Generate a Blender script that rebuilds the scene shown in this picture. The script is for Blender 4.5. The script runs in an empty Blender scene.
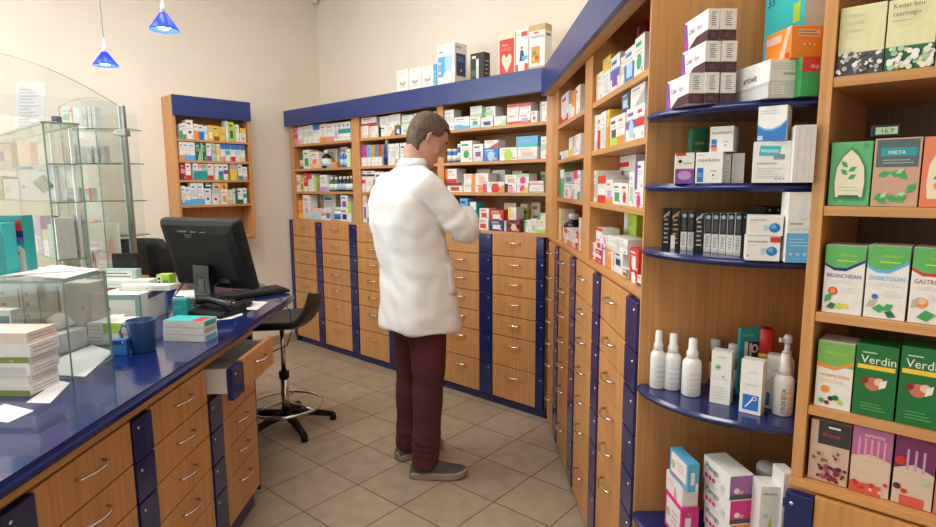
import bpy, bmesh, math, random
from mathutils import Vector, Matrix, noise
random.seed(7)
SC = bpy.context.scene
COL = SC.collection
# ---------------------------------------------------------------- camera
CAM_C = Vector((4.6271823, -2.8145494, 1.4314732))
CAM_R = Vector((0.7434147, 0.6688025, -0.0061464)).normalized()
CAM_U = Vector((-0.0860146, 0.1047159, 0.9907755)).normalized()
CAM_F = Vector((-0.6632768, 0.7360284, -0.1353741)).normalized()
FPX, CX, CY = 573.49, 468.0, 263.5
cd = bpy.data.cameras.new('camera'); cam = bpy.data.objects.new('camera', cd); COL.objects.link(cam)
cd.sensor_width = 36.0; cd.lens = FPX / 936 * 36.0; cd.clip_start = 0.02; cd.clip_end = 60
Mx = Matrix((CAM_R, CAM_U, -CAM_F)).transposed().to_4x4(); Mx.translation = CAM_C
cam.matrix_world = Mx; SC.camera = cam
# ---------------------------------------------------------------- exposure, world, daylight
SC.view_settings.view_transform = 'Standard'; SC.view_settings.look = 'None'
SC.view_settings.gamma = 1.0; SC.view_settings.exposure = 0.28
SC.view_settings.use_curve_mapping = False
W = bpy.data.worlds.new('daylight'); SC.world = W; W.use_nodes = True
W.node_tree.nodes['Background'].inputs[0].default_value = (0.85, 0.92, 1.0, 1)
W.node_tree.nodes['Background'].inputs[1].default_value = 1.0
def area(name, loc, direction, sx, sy, power, col=(1, 1, 1)):
    l = bpy.data.lights.new(name, 'AREA'); l.shape = 'RECTANGLE'; l.size = sx; l.size_y = sy
    l.energy = power; l.color = col
    o = bpy.data.objects.new(name, l); COL.objects.link(o); o.location = loc
    o.rotation_euler = Vector(direction).to_track_quat('-Z', 'Y').to_euler(); return o
# daylight through the shop windows behind and to the left of the camera
area('window_daylight', (-0.45, -4.15, 1.75), (1, 0.12, -0.03), 2.9, 2.5, 150, (1.0, 0.97, 0.93))
area('window_daylight', (1.6, -6.55, 1.75), (0.05, 1, -0.05), 3.4, 2.5, 35, (1.0, 0.97, 0.93))
# unseen ceiling fill panels, added to brighten shelves and walls (frames built below)
FILL_PANELS = [(1.7, -1.9), (1.9, -1.0), (1.2, -3.0), (3.7, -2.5)]
for px, py in FILL_PANELS:
    area('ceiling_fill_light', (px, py, 3.33), (0, 0, -1), 1.1, 0.5, {-1.9: 17, -1.0: 12}.get(py, 23), (1.0, 0.95, 0.88))

# ---------------------------------------------------------------- frames and pixel geometry
AN = math.radians(-47.8)
T = Vector((math.cos(AN), math.sin(AN), 0)); N = Vector((-T.y, T.x, 0))
def sq(s, q, z=0): return T * s + N * q + Vector((0, 0, z))
XA = Vector((1, 0, 0)); YA = Vector((0, 1, 0))
def on_plane(u, z, p, d):
    """point at height z on the vertical plane through p (direction d) seen in column u"""
    c = (u - CX) / FPX; p = Vector((p[0], p[1], z)); m = CAM_F * c - CAM_R
    return p + d * (m.dot(p - CAM_C) / (-m.dot(d)))
def z_at(P, v):
    e = -(v - CY) / FPX; m = CAM_U - CAM_F * e; P0 = Vector((P[0], P[1], 0))
    return -m.dot(P0 - CAM_C) / m.z
def on_z(u, v, z):
    d = CAM_F + CAM_R * ((u - CX) / FPX) - CAM_U * ((v - CY) / FPX)
    return CAM_C + d * ((z - CAM_C.z) / d.z)
def dist_point(D): return CAM_C + CAM_F * D

# ---------------------------------------------------------------- materials
PAL = dict(white=(.80, .79, .77), cream=(.76, .68, .50), grey=(.42, .42, .42), light_grey=(.62, .62, .61), dark_grey=(.08, .08, .09),
  black=(.012, .012, .013), red=(.62, .03, .025), dark_red=(.25, .02, .03), pink=(.75, .28, .38), magenta=(.68, .03, .26),
  orange=(.85, .26, .03), yellow=(.85, .55, .04), lime=(.42, .65, .06), green=(.04, .36, .10), dark_green=(.015, .14, .07),
  pale_green=(.40, .60, .38), teal=(.01, .32, .33), turquoise=(.03, .50, .52), blue=(.02, .17, .55), light_blue=(.10, .42, .75),
  pale_blue=(.42, .62, .80), navy=(.012, .03, .16), violet=(.22, .07, .38), lilac=(.50, .32, .60), brown=(.22, .09, .04),
  beige=(.55, .44, .30), peach=(.80, .50, .36), gold=(.58, .38, .16), silver=(.5, .5, .52), plum=(.07, .02, .035), olive=(.24,.30,.04))
MATS = {}
def nm(name):
    m = bpy.data.materials.new(name); m.use_nodes = True
    return m, m.node_tree, m.node_tree.nodes['Principled BSDF']
def mix_noise(nt, b, c, amt, scale, stretch=(1, 1, 1), detail=3, coord='Object', bump=0):
    tc = nt.nodes.new('ShaderNodeTexCoord'); mp = nt.nodes.new('ShaderNodeMapping'); mp.inputs['Scale'].default_value = stretch
    n = nt.nodes.new('ShaderNodeTexNoise'); n.inputs['Scale'].default_value = scale; n.inputs['Detail'].default_value = detail
    r = nt.nodes.new('ShaderNodeValToRGB')
    r.color_ramp.elements[0].position = .3; r.color_ramp.elements[1].position = .7
    r.color_ramp.elements[0].color = tuple(x * (1 - amt) for x in c) + (1,)
    r.color_ramp.elements[1].color = tuple(min(1, x * (1 + amt * .6)) for x in c) + (1,)
    L = nt.links.new
    L(tc.outputs[coord], mp.inputs[0]); L(mp.outputs[0], n.inputs[0]); L(n.outputs[0], r.inputs[0]); L(r.outputs[0], b.inputs['Base Color'])
    if bump:
        bp = nt.nodes.new('ShaderNodeBump'); bp.inputs['Strength'].default_value = bump; bp.inputs['Distance'].default_value = .002
        L(n.outputs[0], bp.inputs['Height']); L(bp.outputs[0], b.inputs['Normal'])
    return n
def carton(c):
    k = 'card_' + (c if isinstance(c, str) else '%.2f_%.2f_%.2f' % c)
    if k in MATS: return MATS[k]
    m, nt, b = nm(k); col = PAL[c] if isinstance(c, str) else c
    mix_noise(nt, b, col, .06, 60); b.inputs['Roughness'].default_value = .38
    MATS[k] = m; return m
def mat(k, col, rough=.5, metal=0, amt=.08, scale=20, stretch=(1, 1, 1), bump=0, coat=0, spec=.5, emit=None, es=0):
    if k in MATS: return MATS[k]
    m, nt, b = nm(k); mix_noise(nt, b, col, amt, scale, stretch, bump=bump)
    b.inputs['Roughness'].default_value = rough; b.inputs['Metallic'].default_value = metal
    b.inputs['Coat Weight'].default_value = coat; b.inputs['Specular IOR Level'].default_value = spec
    if emit: b.inputs['Emission Color'].default_value = (*emit, 1); b.inputs['Emission Strength'].default_value = es
    MATS[k] = m; return m
def wood(k, col, horiz=False):
    m, nt, b = nm(k); L = nt.links.new
    tc = nt.nodes.new('ShaderNodeTexCoord'); mp = nt.nodes.new('ShaderNodeMapping')
    mp.inputs['Scale'].default_value = (3, 3, 90) if horiz else (90, 90, 3)
    n = nt.nodes.new('ShaderNodeTexNoise'); n.inputs['Scale'].default_value = 1; n.inputs['Detail'].default_value = 4
    n2 = nt.nodes.new('ShaderNodeTexNoise'); n2.inputs['Scale'].default_value = 2.2
    r = nt.nodes.new('ShaderNodeValToRGB'); r.color_ramp.elements[0].position = .3; r.color_ramp.elements[1].position = .72
    r.color_ramp.elements[0].color = tuple(x * .80 for x in col) + (1,); r.color_ramp.elements[1].color = tuple(x * 1.10 for x in col) + (1,)
    mx = nt.nodes.new('ShaderNodeMixRGB'); mx.blend_type = 'MULTIPLY'; mx.inputs[0].default_value = .25
    L(tc.outputs['Object'], mp.inputs[0]); L(mp.outputs[0], n.inputs[0]); L(n.outputs[0], r.inputs[0])
    L(tc.outputs['Object'], n2.inputs[0]); L(r.outputs[0], mx.inputs[1]); L(n2.outputs[0], mx.inputs[2]); L(mx.outputs[0], b.inputs['Base Color'])
    b.inputs['Roughness'].default_value = .42
    MATS[k] = m; return m
WOOD = wood('beech_laminate', (.68, .335, .115)); WOODH = wood('beech_laminate_along', (.68, .335, .115), True)
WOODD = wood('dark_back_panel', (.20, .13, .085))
BLUE = mat('blue_laminate', (.008, .016, .115), .22, amt=.1, scale=6, coat=.3)
BLUEF = mat('blue_fascia', (.016, .036, .185), .32, amt=.05, scale=3, coat=.0)
BLUET = mat('blue_worktop', (.007, .017, .125), .15, amt=.18, scale=5, coat=.6)
CHROME = mat('chrome', (.72, .71, .69), .18, 1, amt=.04)
BLACKP = mat('black_plastic', (.009, .009, .010), .5, amt=.1, scale=40, spec=.25)
BLACKG = mat('black_satin', (.010, .010, .012), .25, amt=.1)
VINYL = mat('black_vinyl', (.018, .016, .016), .42, amt=.15, scale=30, bump=.1)
WHITEP = mat('white_plastic', (.78, .78, .78), .3, amt=.02)
PAPER = mat('paper', (.80, .80, .82), .7, amt=.03, scale=8)
WALL = mat('painted_wall', (.81, .745, .645), .85, amt=.035, scale=1.6, bump=.02)
CEIL = mat('painted_ceiling', (.84, .82, .78), .9, amt=.02, scale=2)
BASEB = mat('baseboard_tile', (.42, .30, .20), .5, amt=.1, scale=5)
STEEL = mat('steel', (.45, .45, .43), .3, 1, amt=.1)
def glass_mat(k, tint, gloss=.07, rough=.02):
    m = bpy.data.materials.new(k); m.use_nodes = True; nt = m.node_tree; nt.nodes.clear(); L = nt.links.new
    o = nt.nodes.new('ShaderNodeOutputMaterial'); t = nt.nodes.new('ShaderNodeBsdfTransparent'); t.inputs[0].default_value = (*tint, 1)
    g = nt.nodes.new('ShaderNodeBsdfGlossy'); g.inputs['Roughness'].default_value = rough; g.inputs[0].default_value = (.9, .95, .92, 1)
    lw = nt.nodes.new('ShaderNodeLayerWeight'); lw.inputs[0].default_value = .5; f = nt.nodes.new('ShaderNodeMath'); f.operation = 'POWER'; f.inputs[1].default_value = 5; L(lw.outputs['Facing'], f.inputs[0])
    a = nt.nodes.new('ShaderNodeMath'); a.operation = 'MULTIPLY_ADD'; a.inputs[1].default_value = .7; a.inputs[2].default_value = .045
    mx = nt.nodes.new('ShaderNodeMixShader'); L(f.outputs[0], a.inputs[0]); L(a.outputs[0], mx.inputs[0]); L(t.outputs[0], mx.inputs[1]); L(g.outputs[0], mx.inputs[2]); L(mx.outputs[0], o.inputs[0])
    MATS[k] = m; return m
GLASS = glass_mat('clear_glass', (.955, .975, .965), .0)
GLASSE = mat('glass_edge', (.20, .32, .27), .15, amt=.1)
def floor_mat():
    m, nt, b = nm('floor_tiles'); L = nt.links.new
    tc = nt.nodes.new('ShaderNodeTexCoord'); mp = nt.nodes.new('ShaderNodeMapping'); mp.vector_type = 'TEXTURE'
    mp.inputs['Location'].default_value = (0.65819, -0.39475, 0); mp.inputs['Rotation'].default_value = (0, 0, math.radians(1.637))
    mp.inputs['Scale'].default_value = (.3, .3, .3)
    br = nt.nodes.new('ShaderNodeTexBrick'); br.offset = 0; br.squash = 1
    br.inputs['Scale'].default_value = 1; br.inputs['Brick Width'].default_value = 1; br.inputs['Row Height'].default_value = 1
    br.inputs['Mortar Size'].default_value = .009; br.inputs['Mortar Smooth'].default_value = .15; br.inputs['Bias'].default_value = 0
    br.inputs['Color1'].default_value = (.385, .300, .215, 1); br.inputs['Color2'].default_value = (.425, .335, .245, 1); br.inputs['Mortar'].default_value = (.075, .05, .035, 1)
    n = nt.nodes.new('ShaderNodeTexNoise'); n.inputs['Scale'].default_value = 4; n.inputs['Detail'].default_value = 6
    r = nt.nodes.new('ShaderNodeValToRGB'); r.color_ramp.elements[0].position = .3; r.color_ramp.elements[1].position = .7
    r.color_ramp.elements[0].color = (.86, .86, .85, 1); r.color_ramp.elements[1].color = (1.06, 1.05, 1.04, 1)
    mx = nt.nodes.new('ShaderNodeMixRGB'); mx.blend_type = 'MULTIPLY'; mx.inputs[0].default_value = 1
    bp = nt.nodes.new('ShaderNodeBump'); bp.inputs['Strength'].default_value = .4; bp.inputs['Distance'].default_value = .002; bp.invert = True
    L(tc.outputs['Object'], mp.inputs[0]); L(mp.outputs[0], br.inputs[0]); L(mp.outputs[0], n.inputs[0]); L(n.outputs[0], r.inputs[0])
    L(br.outputs[0], mx.inputs[1]); L(r.outputs[0], mx.inputs[2]); L(mx.outputs[0], b.inputs['Base Color']); L(br.outputs['Fac'], bp.inputs['Height']); L(bp.outputs[0], b.inputs['Normal'])
    b.inputs['Roughness'].default_value = .38
    return m

# ---------------------------------------------------------------- mesh helpers
class MB:
    """collects shapes with materials, builds ONE mesh object"""
    def __init__(s): s.v = []; s.f = []; s.m = []; s.mats = []; s.sm = []
    def mi(s, m):
        if m not in s.mats: s.mats.append(m)
        return s.mats.index(m)
    def add(s, vs, fs, m, smooth=False):
        k = len(s.v); i = s.mi(m); s.v += [tuple(v) for v in vs]
        for f in fs: s.f.append([k + a for a in f]); s.m.append(i); s.sm.append(smooth)
    def box(s, x0, y0, z0, x1, y1, z1, m, b=0.0, M=None):
        if b <= 0 or min(x1 - x0, y1 - y0, z1 - z0) < 2.2 * b:
            vs = [(x, y, z) for z in (z0, z1) for y in (y0, y1) for x in (x0, x1)]
            fs = [(0, 2, 3, 1), (4, 5, 7, 6), (0, 1, 5, 4), (2, 6, 7, 3), (0, 4, 6, 2), (1, 3, 7, 5)]
        else:
            bm = bmesh.new(); bmesh.ops.create_cube(bm, size=1)
            for v in bm.verts: v.co = Vector(((x0 + x1) / 2 + v.co.x * (x1 - x0), (y0 + y1) / 2 + v.co.y * (y1 - y0), (z0 + z1) / 2 + v.co.z * (z1 - z0)))
            bmesh.ops.bevel(bm, geom=bm.edges[:], offset=b, segments=2, affect='EDGES', profile=.6)
            vs = [v.co.copy() for v in bm.verts]; bm.verts.index_update(); fs = [[v.index for v in f.verts] for f in bm.faces]; bm.free()
        if M: vs = [M @ Vector(v) for v in vs]
        s.add(vs, fs, m)
    def loft(s, rings, m, caps=True, smooth=True, close=False):
        n = len(rings[0]); vs = [p for r in rings for p in r]; fs = []
        K = len(rings)
        for i in range(K if close else K - 1):
            j = (i + 1) % K
            for k in range(n):
                fs.append((i * n + k, i * n + (k + 1) % n, j * n + (k + 1) % n, j * n + k))
        if caps and not close: fs.append(list(range(n))[::-1]); fs.append([(K - 1) * n + k for k in range(n)])
        s.add(vs, fs, m, smooth)
    def tube(s, pts, r, m, n=8, caps=True, close=False):
        pts = [Vector(p) for p in pts]; rs = r if isinstance(r, (list, tuple)) else [r] * len(pts); rings = []
        for i, p in enumerate(pts):
            if close: d = pts[(i + 1) % len(pts)] - pts[i - 1]
            else: d = pts[min(i + 1, len(pts) - 1)] - pts[max(i - 1, 0)]
            d.normalize(); a = Vector((0, 0, 1)) if abs(d.z) < .9 else Vector((1, 0, 0))
            x = d.cross(a).normalized(); y = d.cross(x).normalized() * -1
            rings.append([p + (x * math.cos(t) + y * math.sin(t)) * rs[i] for t in [2 * math.pi * k / n for k in range(n)]])
        s.loft(rings, m, caps, True, close)
    def lathe(s, prof, m, n=20, c=(0, 0, 0)):
        c = Vector(c)
        s.loft([[c + Vector((r * math.cos(t), r * math.sin(t), z)) for t in [2 * math.pi * k / n for k in range(n)]] for r, z in prof], m)
    def prism(s, pts, z0, z1, m, smooth=False):
        n = len(pts); vs = [(p[0], p[1], z0) for p in pts] + [(p[0], p[1], z1) for p in pts]
        fs = [list(range(n))[::-1], [n + k for k in range(n)]] + [(k, (k + 1) % n, n + (k + 1) % n, n + k) for k in range(n)]
        s.add(vs, fs, m, smooth)
    def ball(s, c, r, m, n=12, k=8):
        c = Vector(c); r = Vector(r) if not isinstance(r, (int, float)) else Vector((r, r, r))
        rings = [[c + Vector((r.x * math.sin(p) * math.cos(t), r.y * math.sin(p) * math.sin(t), -r.z * math.cos(p))) for t in [2 * math.pi * i / n for i in range(n)]] for p in [math.pi * (j + .02) / (k + .04) for j in range(k + 1)]]
        s.loft(rings, m)
    def mesh(s, name):
        me = bpy.data.meshes.new(name); me.from_pydata(s.v, [], s.f)
        for m in s.mats: me.materials.append(m)
        me.polygons.foreach_set('material_index', s.m); me.polygons.foreach_set('use_smooth', s.sm); me.update(); return me
    def build(s, name, parent=None, loc=None, rz=0, label=None):
        o = bpy.data.objects.new(name, s.mesh(name)); COL.objects.link(o)
        if parent: o.parent = parent
        if loc is not None: o.location = loc
        if rz: o.rotation_euler = (0, 0, rz)
        if label: o['label'] = label
        return o
LABELS = {}
def tag(o, label, cat, group=None):
    if label in LABELS: print('DUPLABEL', label)
    LABELS[label] = 1
    if len(label.split()) > 16: print('LONG', len(label.split()), label)
    o['label'] = label; o['category'] = cat
    if group: o['group'] = group
    return o
def empty(name, loc=(0, 0, 0), rz=0):
    o = bpy.data.objects.new(name, None); COL.objects.link(o); o.location = loc; o.rotation_euler = (0, 0, rz); o.empty_display_size = .1; return o
def struct(o): o['kind'] = 'structure'; return o
def one_box(name, parent, dims, m, b=0.0, label=None):
    q = MB(); q.box(*dims, m, b); return q.build(name, parent, label=label)
TXT = {}
def text_geo(s, size, align='LEFT'):
    k = (s, align)
    if k not in TXT:
        c = bpy.data.curves.new('t', 'FONT'); c.body = s; c.size = 1; c.align_x = align; c.resolution_u = 2
        o = bpy.data.objects.new('t', c); COL.objects.link(o); bpy.context.view_layer.update()
        me = bpy.data.meshes.new_from_object(o.evaluated_get(bpy.context.evaluated_depsgraph_get()))
        TXT[k] = ([v.co.copy() for v in me.vertices], [list(p.vertices) for p in me.polygons])
        bpy.data.objects.remove(o); bpy.data.curves.remove(c); bpy.data.meshes.remove(me)
    V, Fc = TXT[k]; return [v * size for v in V], Fc

# ---------------------------------------------------------------- cartons
def face_fn(face, w, d, h, lift):
    if face == 'F': return w, h, lambda a, b: (-w / 2 + a, -lift, b)
    if face == 'R': return d, h, lambda a, b: (w / 2 + lift, a, b)
    if face == 'L': return d, h, lambda a, b: (-w / 2 - lift, d - a, b)
    return w, d, lambda a, b: (-w / 2 + a, b, h + lift)
def decal(q, w, d, h, spec, lv):
    face = 'F'
    if spec[0] in 'FRLT' and isinstance(spec[0], str) and len(spec[0]) == 1 and spec[0].isupper(): face = spec[0]; spec = spec[1:]
    fw, fh, fn = face_fn(face, w, d, h, .0003 + .00012 * lv)
    k = spec[0]
    if k == 'r':
        _, x0, y0, x1, y1, c = spec
        q.add([fn(x0 * fw, y0 * fh), fn(x1 * fw, y0 * fh), fn(x1 * fw, y1 * fh), fn(x0 * fw, y1 * fh)], [(0, 1, 2, 3)], carton(c))
    elif k == 'c':
        _, cx, cy, r, c = spec[:5]; ry = spec[5] if len(spec) > 5 else 1
        q.add([fn(cx * fw + r * fw * math.cos(t), cy * fh + r * fw * ry * math.sin(t)) for t in [2 * math.pi * i / 16 for i in range(16)]], [list(range(16))], carton(c))
    elif k == 'p':
        q.add([fn(a * fw, b * fh) for a, b in spec[1]], [list(range(len(spec[1])))], carton(spec[2]))
    elif k == 't':
        _, x, y, s, txt, c = spec[:6]
        V, Fc = text_geo(txt, s * fh); wid = max(v.x for v in V); mw = (spec[6] if len(spec) > 6 else .96 - x) * fw; sx = min(1, mw / wid)
        q.add([fn(x * fw + v.x * sx, y * fh + v.y) for v in V], Fc, carton(c))
    elif k == 'l':
        _, x0, y0, x1, y1, n, c = spec
        for i in range(n):
            yy = y0 + (y1 - y0) * (i + .5) / n; e = x1 - (x1 - x0) * (.25 * ((i * 7) % 3) / 2); hh = (y1 - y0) / n * .3
            q.add([fn(x0 * fw, (yy - hh / 2) * fh), fn(e * fw, (yy - hh / 2) * fh), fn(e * fw, (yy + hh / 2) * fh), fn(x0 * fw, (yy + hh / 2) * fh)], [(0, 1, 2, 3)], carton(c))
    elif k == 'w':      # wave band from the bottom
        _, y0, y1, c = spec; n = 10
        top = [(i / n, y1 + (y1 - y0) * .25 * math.sin(i / n * 5.5)) for i in range(n, -1, -1)]
        q.add([fn(a * fw, b * fh) for a, b in [(0, y0), (1, y0)] + top], [list(range(n + 3))], carton(c))
def carton_mesh(name, w, d, h, base, decals, top=None):
    q = MB(); q.box(-w / 2, 0, 0, w / 2, d, h, carton(base), .0008 if w > .03 else 0)
    for i, s in enumerate(decals): decal(q, w, d, h, s, i)
    return q
def carton_at(u0, u1, vt, z, P, Dv, base, decals, depth=.08, rz=None, label=None, cat='medicine box', group=None, name='medicine_box', h=None, setback=0, gap=.0012):
    """a carton whose front face spans columns u0..u1 on the vertical plane (P, Dv), standing at height z, top seen at row vt"""
    a = on_plane(u0, z, P, Dv); b = on_plane(u1, z, P, Dv); w = (b - a).length - gap; c = (a + b) / 2
    if h is None: h = z_at(c, vt) - z
    yv = Vector((-Dv.y, Dv.x, 0))
    if setback: c = c + yv * setback
    rz = math.atan2(Dv.y, Dv.x)
    o = carton_mesh(name, w, depth, h, base, decals).build(name, None, (c.x, c.y, z + .0006), rz)
    tag(o, label, cat, group); return o, h, w
ORD = ['first', 'second', 'third', 'fourth', 'fifth', 'sixth', 'seventh', 'eighth', 'ninth', 'tenth', 'eleventh', 'twelfth', 'thirteenth', 'fourteenth', 'fifteenth', 'sixteenth', 'seventeenth', 'eighteenth']
def design(spec):
    """'white b:red c:teal' -> base colour, decals, words"""
    tk = spec.split(); base = tk[0]; dec = []; words = []
    dark = base in ('black', 'navy', 'dark_red', 'dark_green', 'blue', 'red', 'green', 'teal', 'violet', 'dark_grey', 'brown', 'orange', 'magenta')
    ink = 'light_grey' if dark else 'grey'
    acc = tk[1].split(':')[1] if len(tk) > 1 else ink
    if acc == base or acc in ('white', 'cream') : acc = ink
    dec.append(('l', .12, .50, .85, .70, 2, ink)); dec.append(('r', .12, .76, .66, .86, acc)); dec.append(('r', .72, .08, .88, .20, ink))
    for t in tk[1:]:
        k, c = t.split(':'); cc = c.replace('_', ' ')
        if k == 'b': dec.append(('r', 0, 0, 1, .28, c)); words.append(cc + ' base')
        if k == 'h': dec.append(('r', 0, 0, 1, .55, c)); words.append(cc + ' lower half')
        if k == 't': dec.append(('r', 0, .70, 1, 1, c)); words.append(cc + ' top')
        if k == 'u': dec.append(('r', 0, .42, 1, 1, c)); words.append(cc + ' upper half')
        if k == 's': dec.append(('r', 0, 0, .28, 1, c)); words.append(cc + ' stripe')
        if k == 'e': dec.append(('r', .70, 0, 1, 1, c)); words.append(cc + ' edge')
        if k == 'm': dec.append(('r', 0, .38, 1, .62, c)); words.append(cc + ' band')
        if k == 'k': dec.append(('r', .22, .15, .78, .55, c)); words.append(cc + ' block')
        if k == 'c': dec.append(('c', .5, .36, .24, c)); words.append(cc + ' spot')
        if k == 'w': dec.append(('w', 0, .3, c)); words.append(cc + ' wave')
        if k == 'd': dec.append(('p', [(.3, 0), (1, 0), (1, .75)], c)); words.append(cc + ' corner')
    d = base.replace('_', ' ') + ' box' + (' with ' + ' and '.join(words[:2]) if words else '')
    return base, dec, d, (base.replace('_', ' ') + ' box' + (' with ' + words[0] if words else ''))
def row(items, z, P, Dv, where, group, depth=.10, name='medicine_box'):
    """items: (u0, u1, top row, spec[, flag]); '+' stands on the box before it, '-' stands behind the front row"""
    nf = 0; last = (z, 0); yv = Vector((-Dv.y, Dv.x, 0)); cnt = {}
    for it in items:
        u0, u1, vt, spec = it[:4]; fl = it[4] if len(it) > 4 else ''
        if fl and fl[0] in 'bj':       # bottles and jars
            nf += 1; a = on_plane(u0, z, P, Dv); b = on_plane(u1, z, P, Dv); c = (a + b) / 2; h = z_at(c, vt) - z; r = (b - a).length / 2 - .001
            col, cap = spec.split(); lab = fl[2:] or 'white'
            o = bottle(c + yv * r, z, r, h, col, cap, lab, jar=fl[0] == 'j')
            nmz = {'j': 'jar', 'b': 'bottle'}[fl[0]]
            tag(o, f"{col.replace('_',' ')} {nmz} with {cap.replace('_',' ')} cap, {ORD[nf-1]} from left on {where}", nmz, group); last = (z + h, 0); continue
        base, dec, words2, words = design(spec)
        zb = last[0] + .0006 if fl == '+' else z
        dep = depth * (.75 + .25 * random.random())
        PP = P + yv * (depth + .012) if fl == '-' else P
        if fl == '-': dep = .07
        if fl == '+': dep = min(dep, last[1]) * .98
        a = on_plane(u0, zb, PP, Dv); b = on_plane(u1, zb, PP, Dv); c = (a + b) / 2; h = z_at(c, vt) - zb
        if h < .01: print('LOWBOX', it, h); h = .02
        lim = min([t for t in LIMS[id(SHSETS[where.split(', ')[1].split()[0]])] if t > z + .02]) - .023
        if h > lim - zb: h = max(lim - zb, .012)
        sb = random.random() * .004 if fl != '+' else .004
        if fl == '': nf += 1; pos = f'{ORD[nf-1]} from left on {where}'
        elif fl == '+':
            pos = f'atop {ORD[max(nf,1)-1]} box on {where}'
        else: pos = f'behind {ORD[max(nf,1)-1]} box on {where}'
        w = (b - a).length - .0016
        o = carton_mesh(name, w, dep, h, base, dec).build(name, None, (c.x + yv.x * sb, c.y + yv.y * sb, zb + .0006), math.atan2(Dv.y, Dv.x))
        lab = f'{words}, {pos}'
        if lab in LABELS: lab = f'{words2}, {pos}'
        if len(lab.split()) > 16: lab = f"{base.replace('_', ' ')} box, {pos}"
        if lab in LABELS: lab = 'higher ' + lab
        tag(o, lab, 'medicine box', group)
        if fl != '-': last = (zb + h, dep)
def bottle(c, z, r, h, col, cap, lab='white', jar=False, name=None):
    root = empty(name or ('jar' if jar else 'medicine_bottle'), (c.x, c.y, z + .0006))
    bm = mat('gloss_' + col, PAL[col], .22, amt=.05)
    q = MB()
    if jar: q.lathe([(r * .9, 0), (r, h * .04), (r, h * .70), (r * .85, h * .78)], bm)
    else: q.lathe([(r * .9, 0), (r, h * .03), (r, h * .58), (r * .8, h * .68), (r * .42, h * .76), (r * .40, h * .82)], bm)
    q.build('body', root)
    q = MB(); cm = mat('gloss_' + cap, PAL[cap], .3, amt=.04)
    if jar: q.lathe([(r * .98, h * .78), (r * .98, h * .98), (r * .9, h)], cm)
    else: q.lathe([(r * .52, h * .80), (r * .52, h * .98), (r * .45, h)], cm)
    q.build('cap', root)
    q = MB(); q.lathe([(r * 1.0 + .0004, h * .12), (r * 1.0 + .0004, h * .52)], carton(lab)); q.build('paper_label', root)
    return root

# ================================================================= SETTING
CH = 3.36
def wall(name, x0, y0, x1, y1, z0=0, z1=CH, th=.12, out=1, holes=None):
    """straight wall; th grows to the left of p0->p1 when out=1"""
    d = Vector((x1 - x0, y1 - y0, 0)); L = d.length; q = MB(); ya, yb = (0, th) if out > 0 else (-th, 0)
    if not holes: q.box(0, ya, z0, L, yb, z1, WALL)
    else:
        cur = 0
        for a, b, za, zb in holes:
            q.box(cur, ya, z0, a, yb, z1, WALL); q.box(a, ya, z0, b, yb, za, WALL); q.box(a, ya, zb, b, yb, z1, WALL); cur = b
        q.box(cur, ya, z0, L, yb, z1, WALL)
    return struct(q.build(name, None, (x0, y0, 0), math.atan2(d.y, d.x)))
q = MB(); q.box(-.3, -6.7, -.08, 6.4, .6, 0, floor_mat()); struct(q.build('floor'))
q = MB(); q.box(-.3, -6.7, CH, 6.4, .6, CH + .08, CEIL); struct(q.build('ceiling'))
WX, WY = -.085, .365
wall('wall_left', WX, -6.4, WX, WY + .12, holes=[(.85, 3.65, .5, 3.0)])
q = MB(); [q.box(WX - .08, a, c, WX - .02, b, d, WHITEP) for a, b, c, d in ((-5.55, -2.75, .5, .56), (-5.55, -2.75, 2.94, 3.0), (-5.55, -5.49, .5, 3.0), (-2.81, -2.75, .5, 3.0), (-4.18, -4.12, .5, 3.0))]
w = struct(q.build('window_3')); one_box('window_pane', w, (WX - .055, -5.55, .5, WX - .045, -2.75, 3.0), GLASS)
wall('wall_back', WX, WY, 2.88, WY)
dA = Vector((3.02, WY)); dB = Vector((4.46, -1.055))
wall('wall_diagonal', 2.86, WY, 2.86 + 1.30, WY - 1.30 * math.tan(math.radians(47.8)))
wall('wall_right_back', 4.00, -.945, 6.3, -.945)
wall('wall_right', 6.2, -.945, 6.2, -6.4)
wall('wall_front', 6.2, -6.3, WX, -6.3, holes=[(2.4, 4.0, .5, 2.9), (4.2, 5.9, .5, 2.9)])
for i, (a, b) in enumerate(((6.2 - 4.0, 6.2 - 2.4), (6.2 - 5.9, 6.2 - 4.2))):
    q = MB()
    for d in ((a, .5, b, .56), (a, 2.84, b, 2.9), (a, .5, a + .06, 2.9), (b - .06, .5, b, 2.9), ((a + b) / 2 - .03, .5, (a + b) / 2 + .03, 2.9)):
        q.box(d[0], -6.37, d[1], d[2], -6.31, d[3], WHITEP)
    w = struct(q.build(f'window_{i+1}')); one_box('window_pane', w, (a, -6.345, .5, b, -6.335, 2.9), GLASS)
q = MB(); q.box(WX + .001, -6.2, 0, WX + .016, -.001, .085, BASEB, .003); struct(q.build('baseboard_left'))
q = MB(); q.box(4.6, -6.2, 0, 6.18, -6.19, .085, BASEB); struct(q.build('baseboard_front'))
for px, py in FILL_PANELS:  # made-up frames around the added ceiling fill lights
    e = empty('ceiling_fill_panel', (px, py, CH)); tag(e, 'added fill light panel on the ceiling ' + {(1.9, -1.0): 'over the stool', (1.7, -1.9): 'over the far counter end', (1.2, -3.0): 'over the customer area', (3.7, -2.5): 'over the aisle end of the counter'}[(px, py)], 'ceiling light', 'added ceiling fill panels')
    q = MB()
    for d in ((-.6, -.3, .6, -.26), (-.6, .26, .6, .3), (-.6, -.3, -.56, .3), (.56, -.3, .6, .3)): q.box(d[0], d[1], -.02, d[2], d[3], 0, WHITEP)
    q.build('frame', e)

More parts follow.
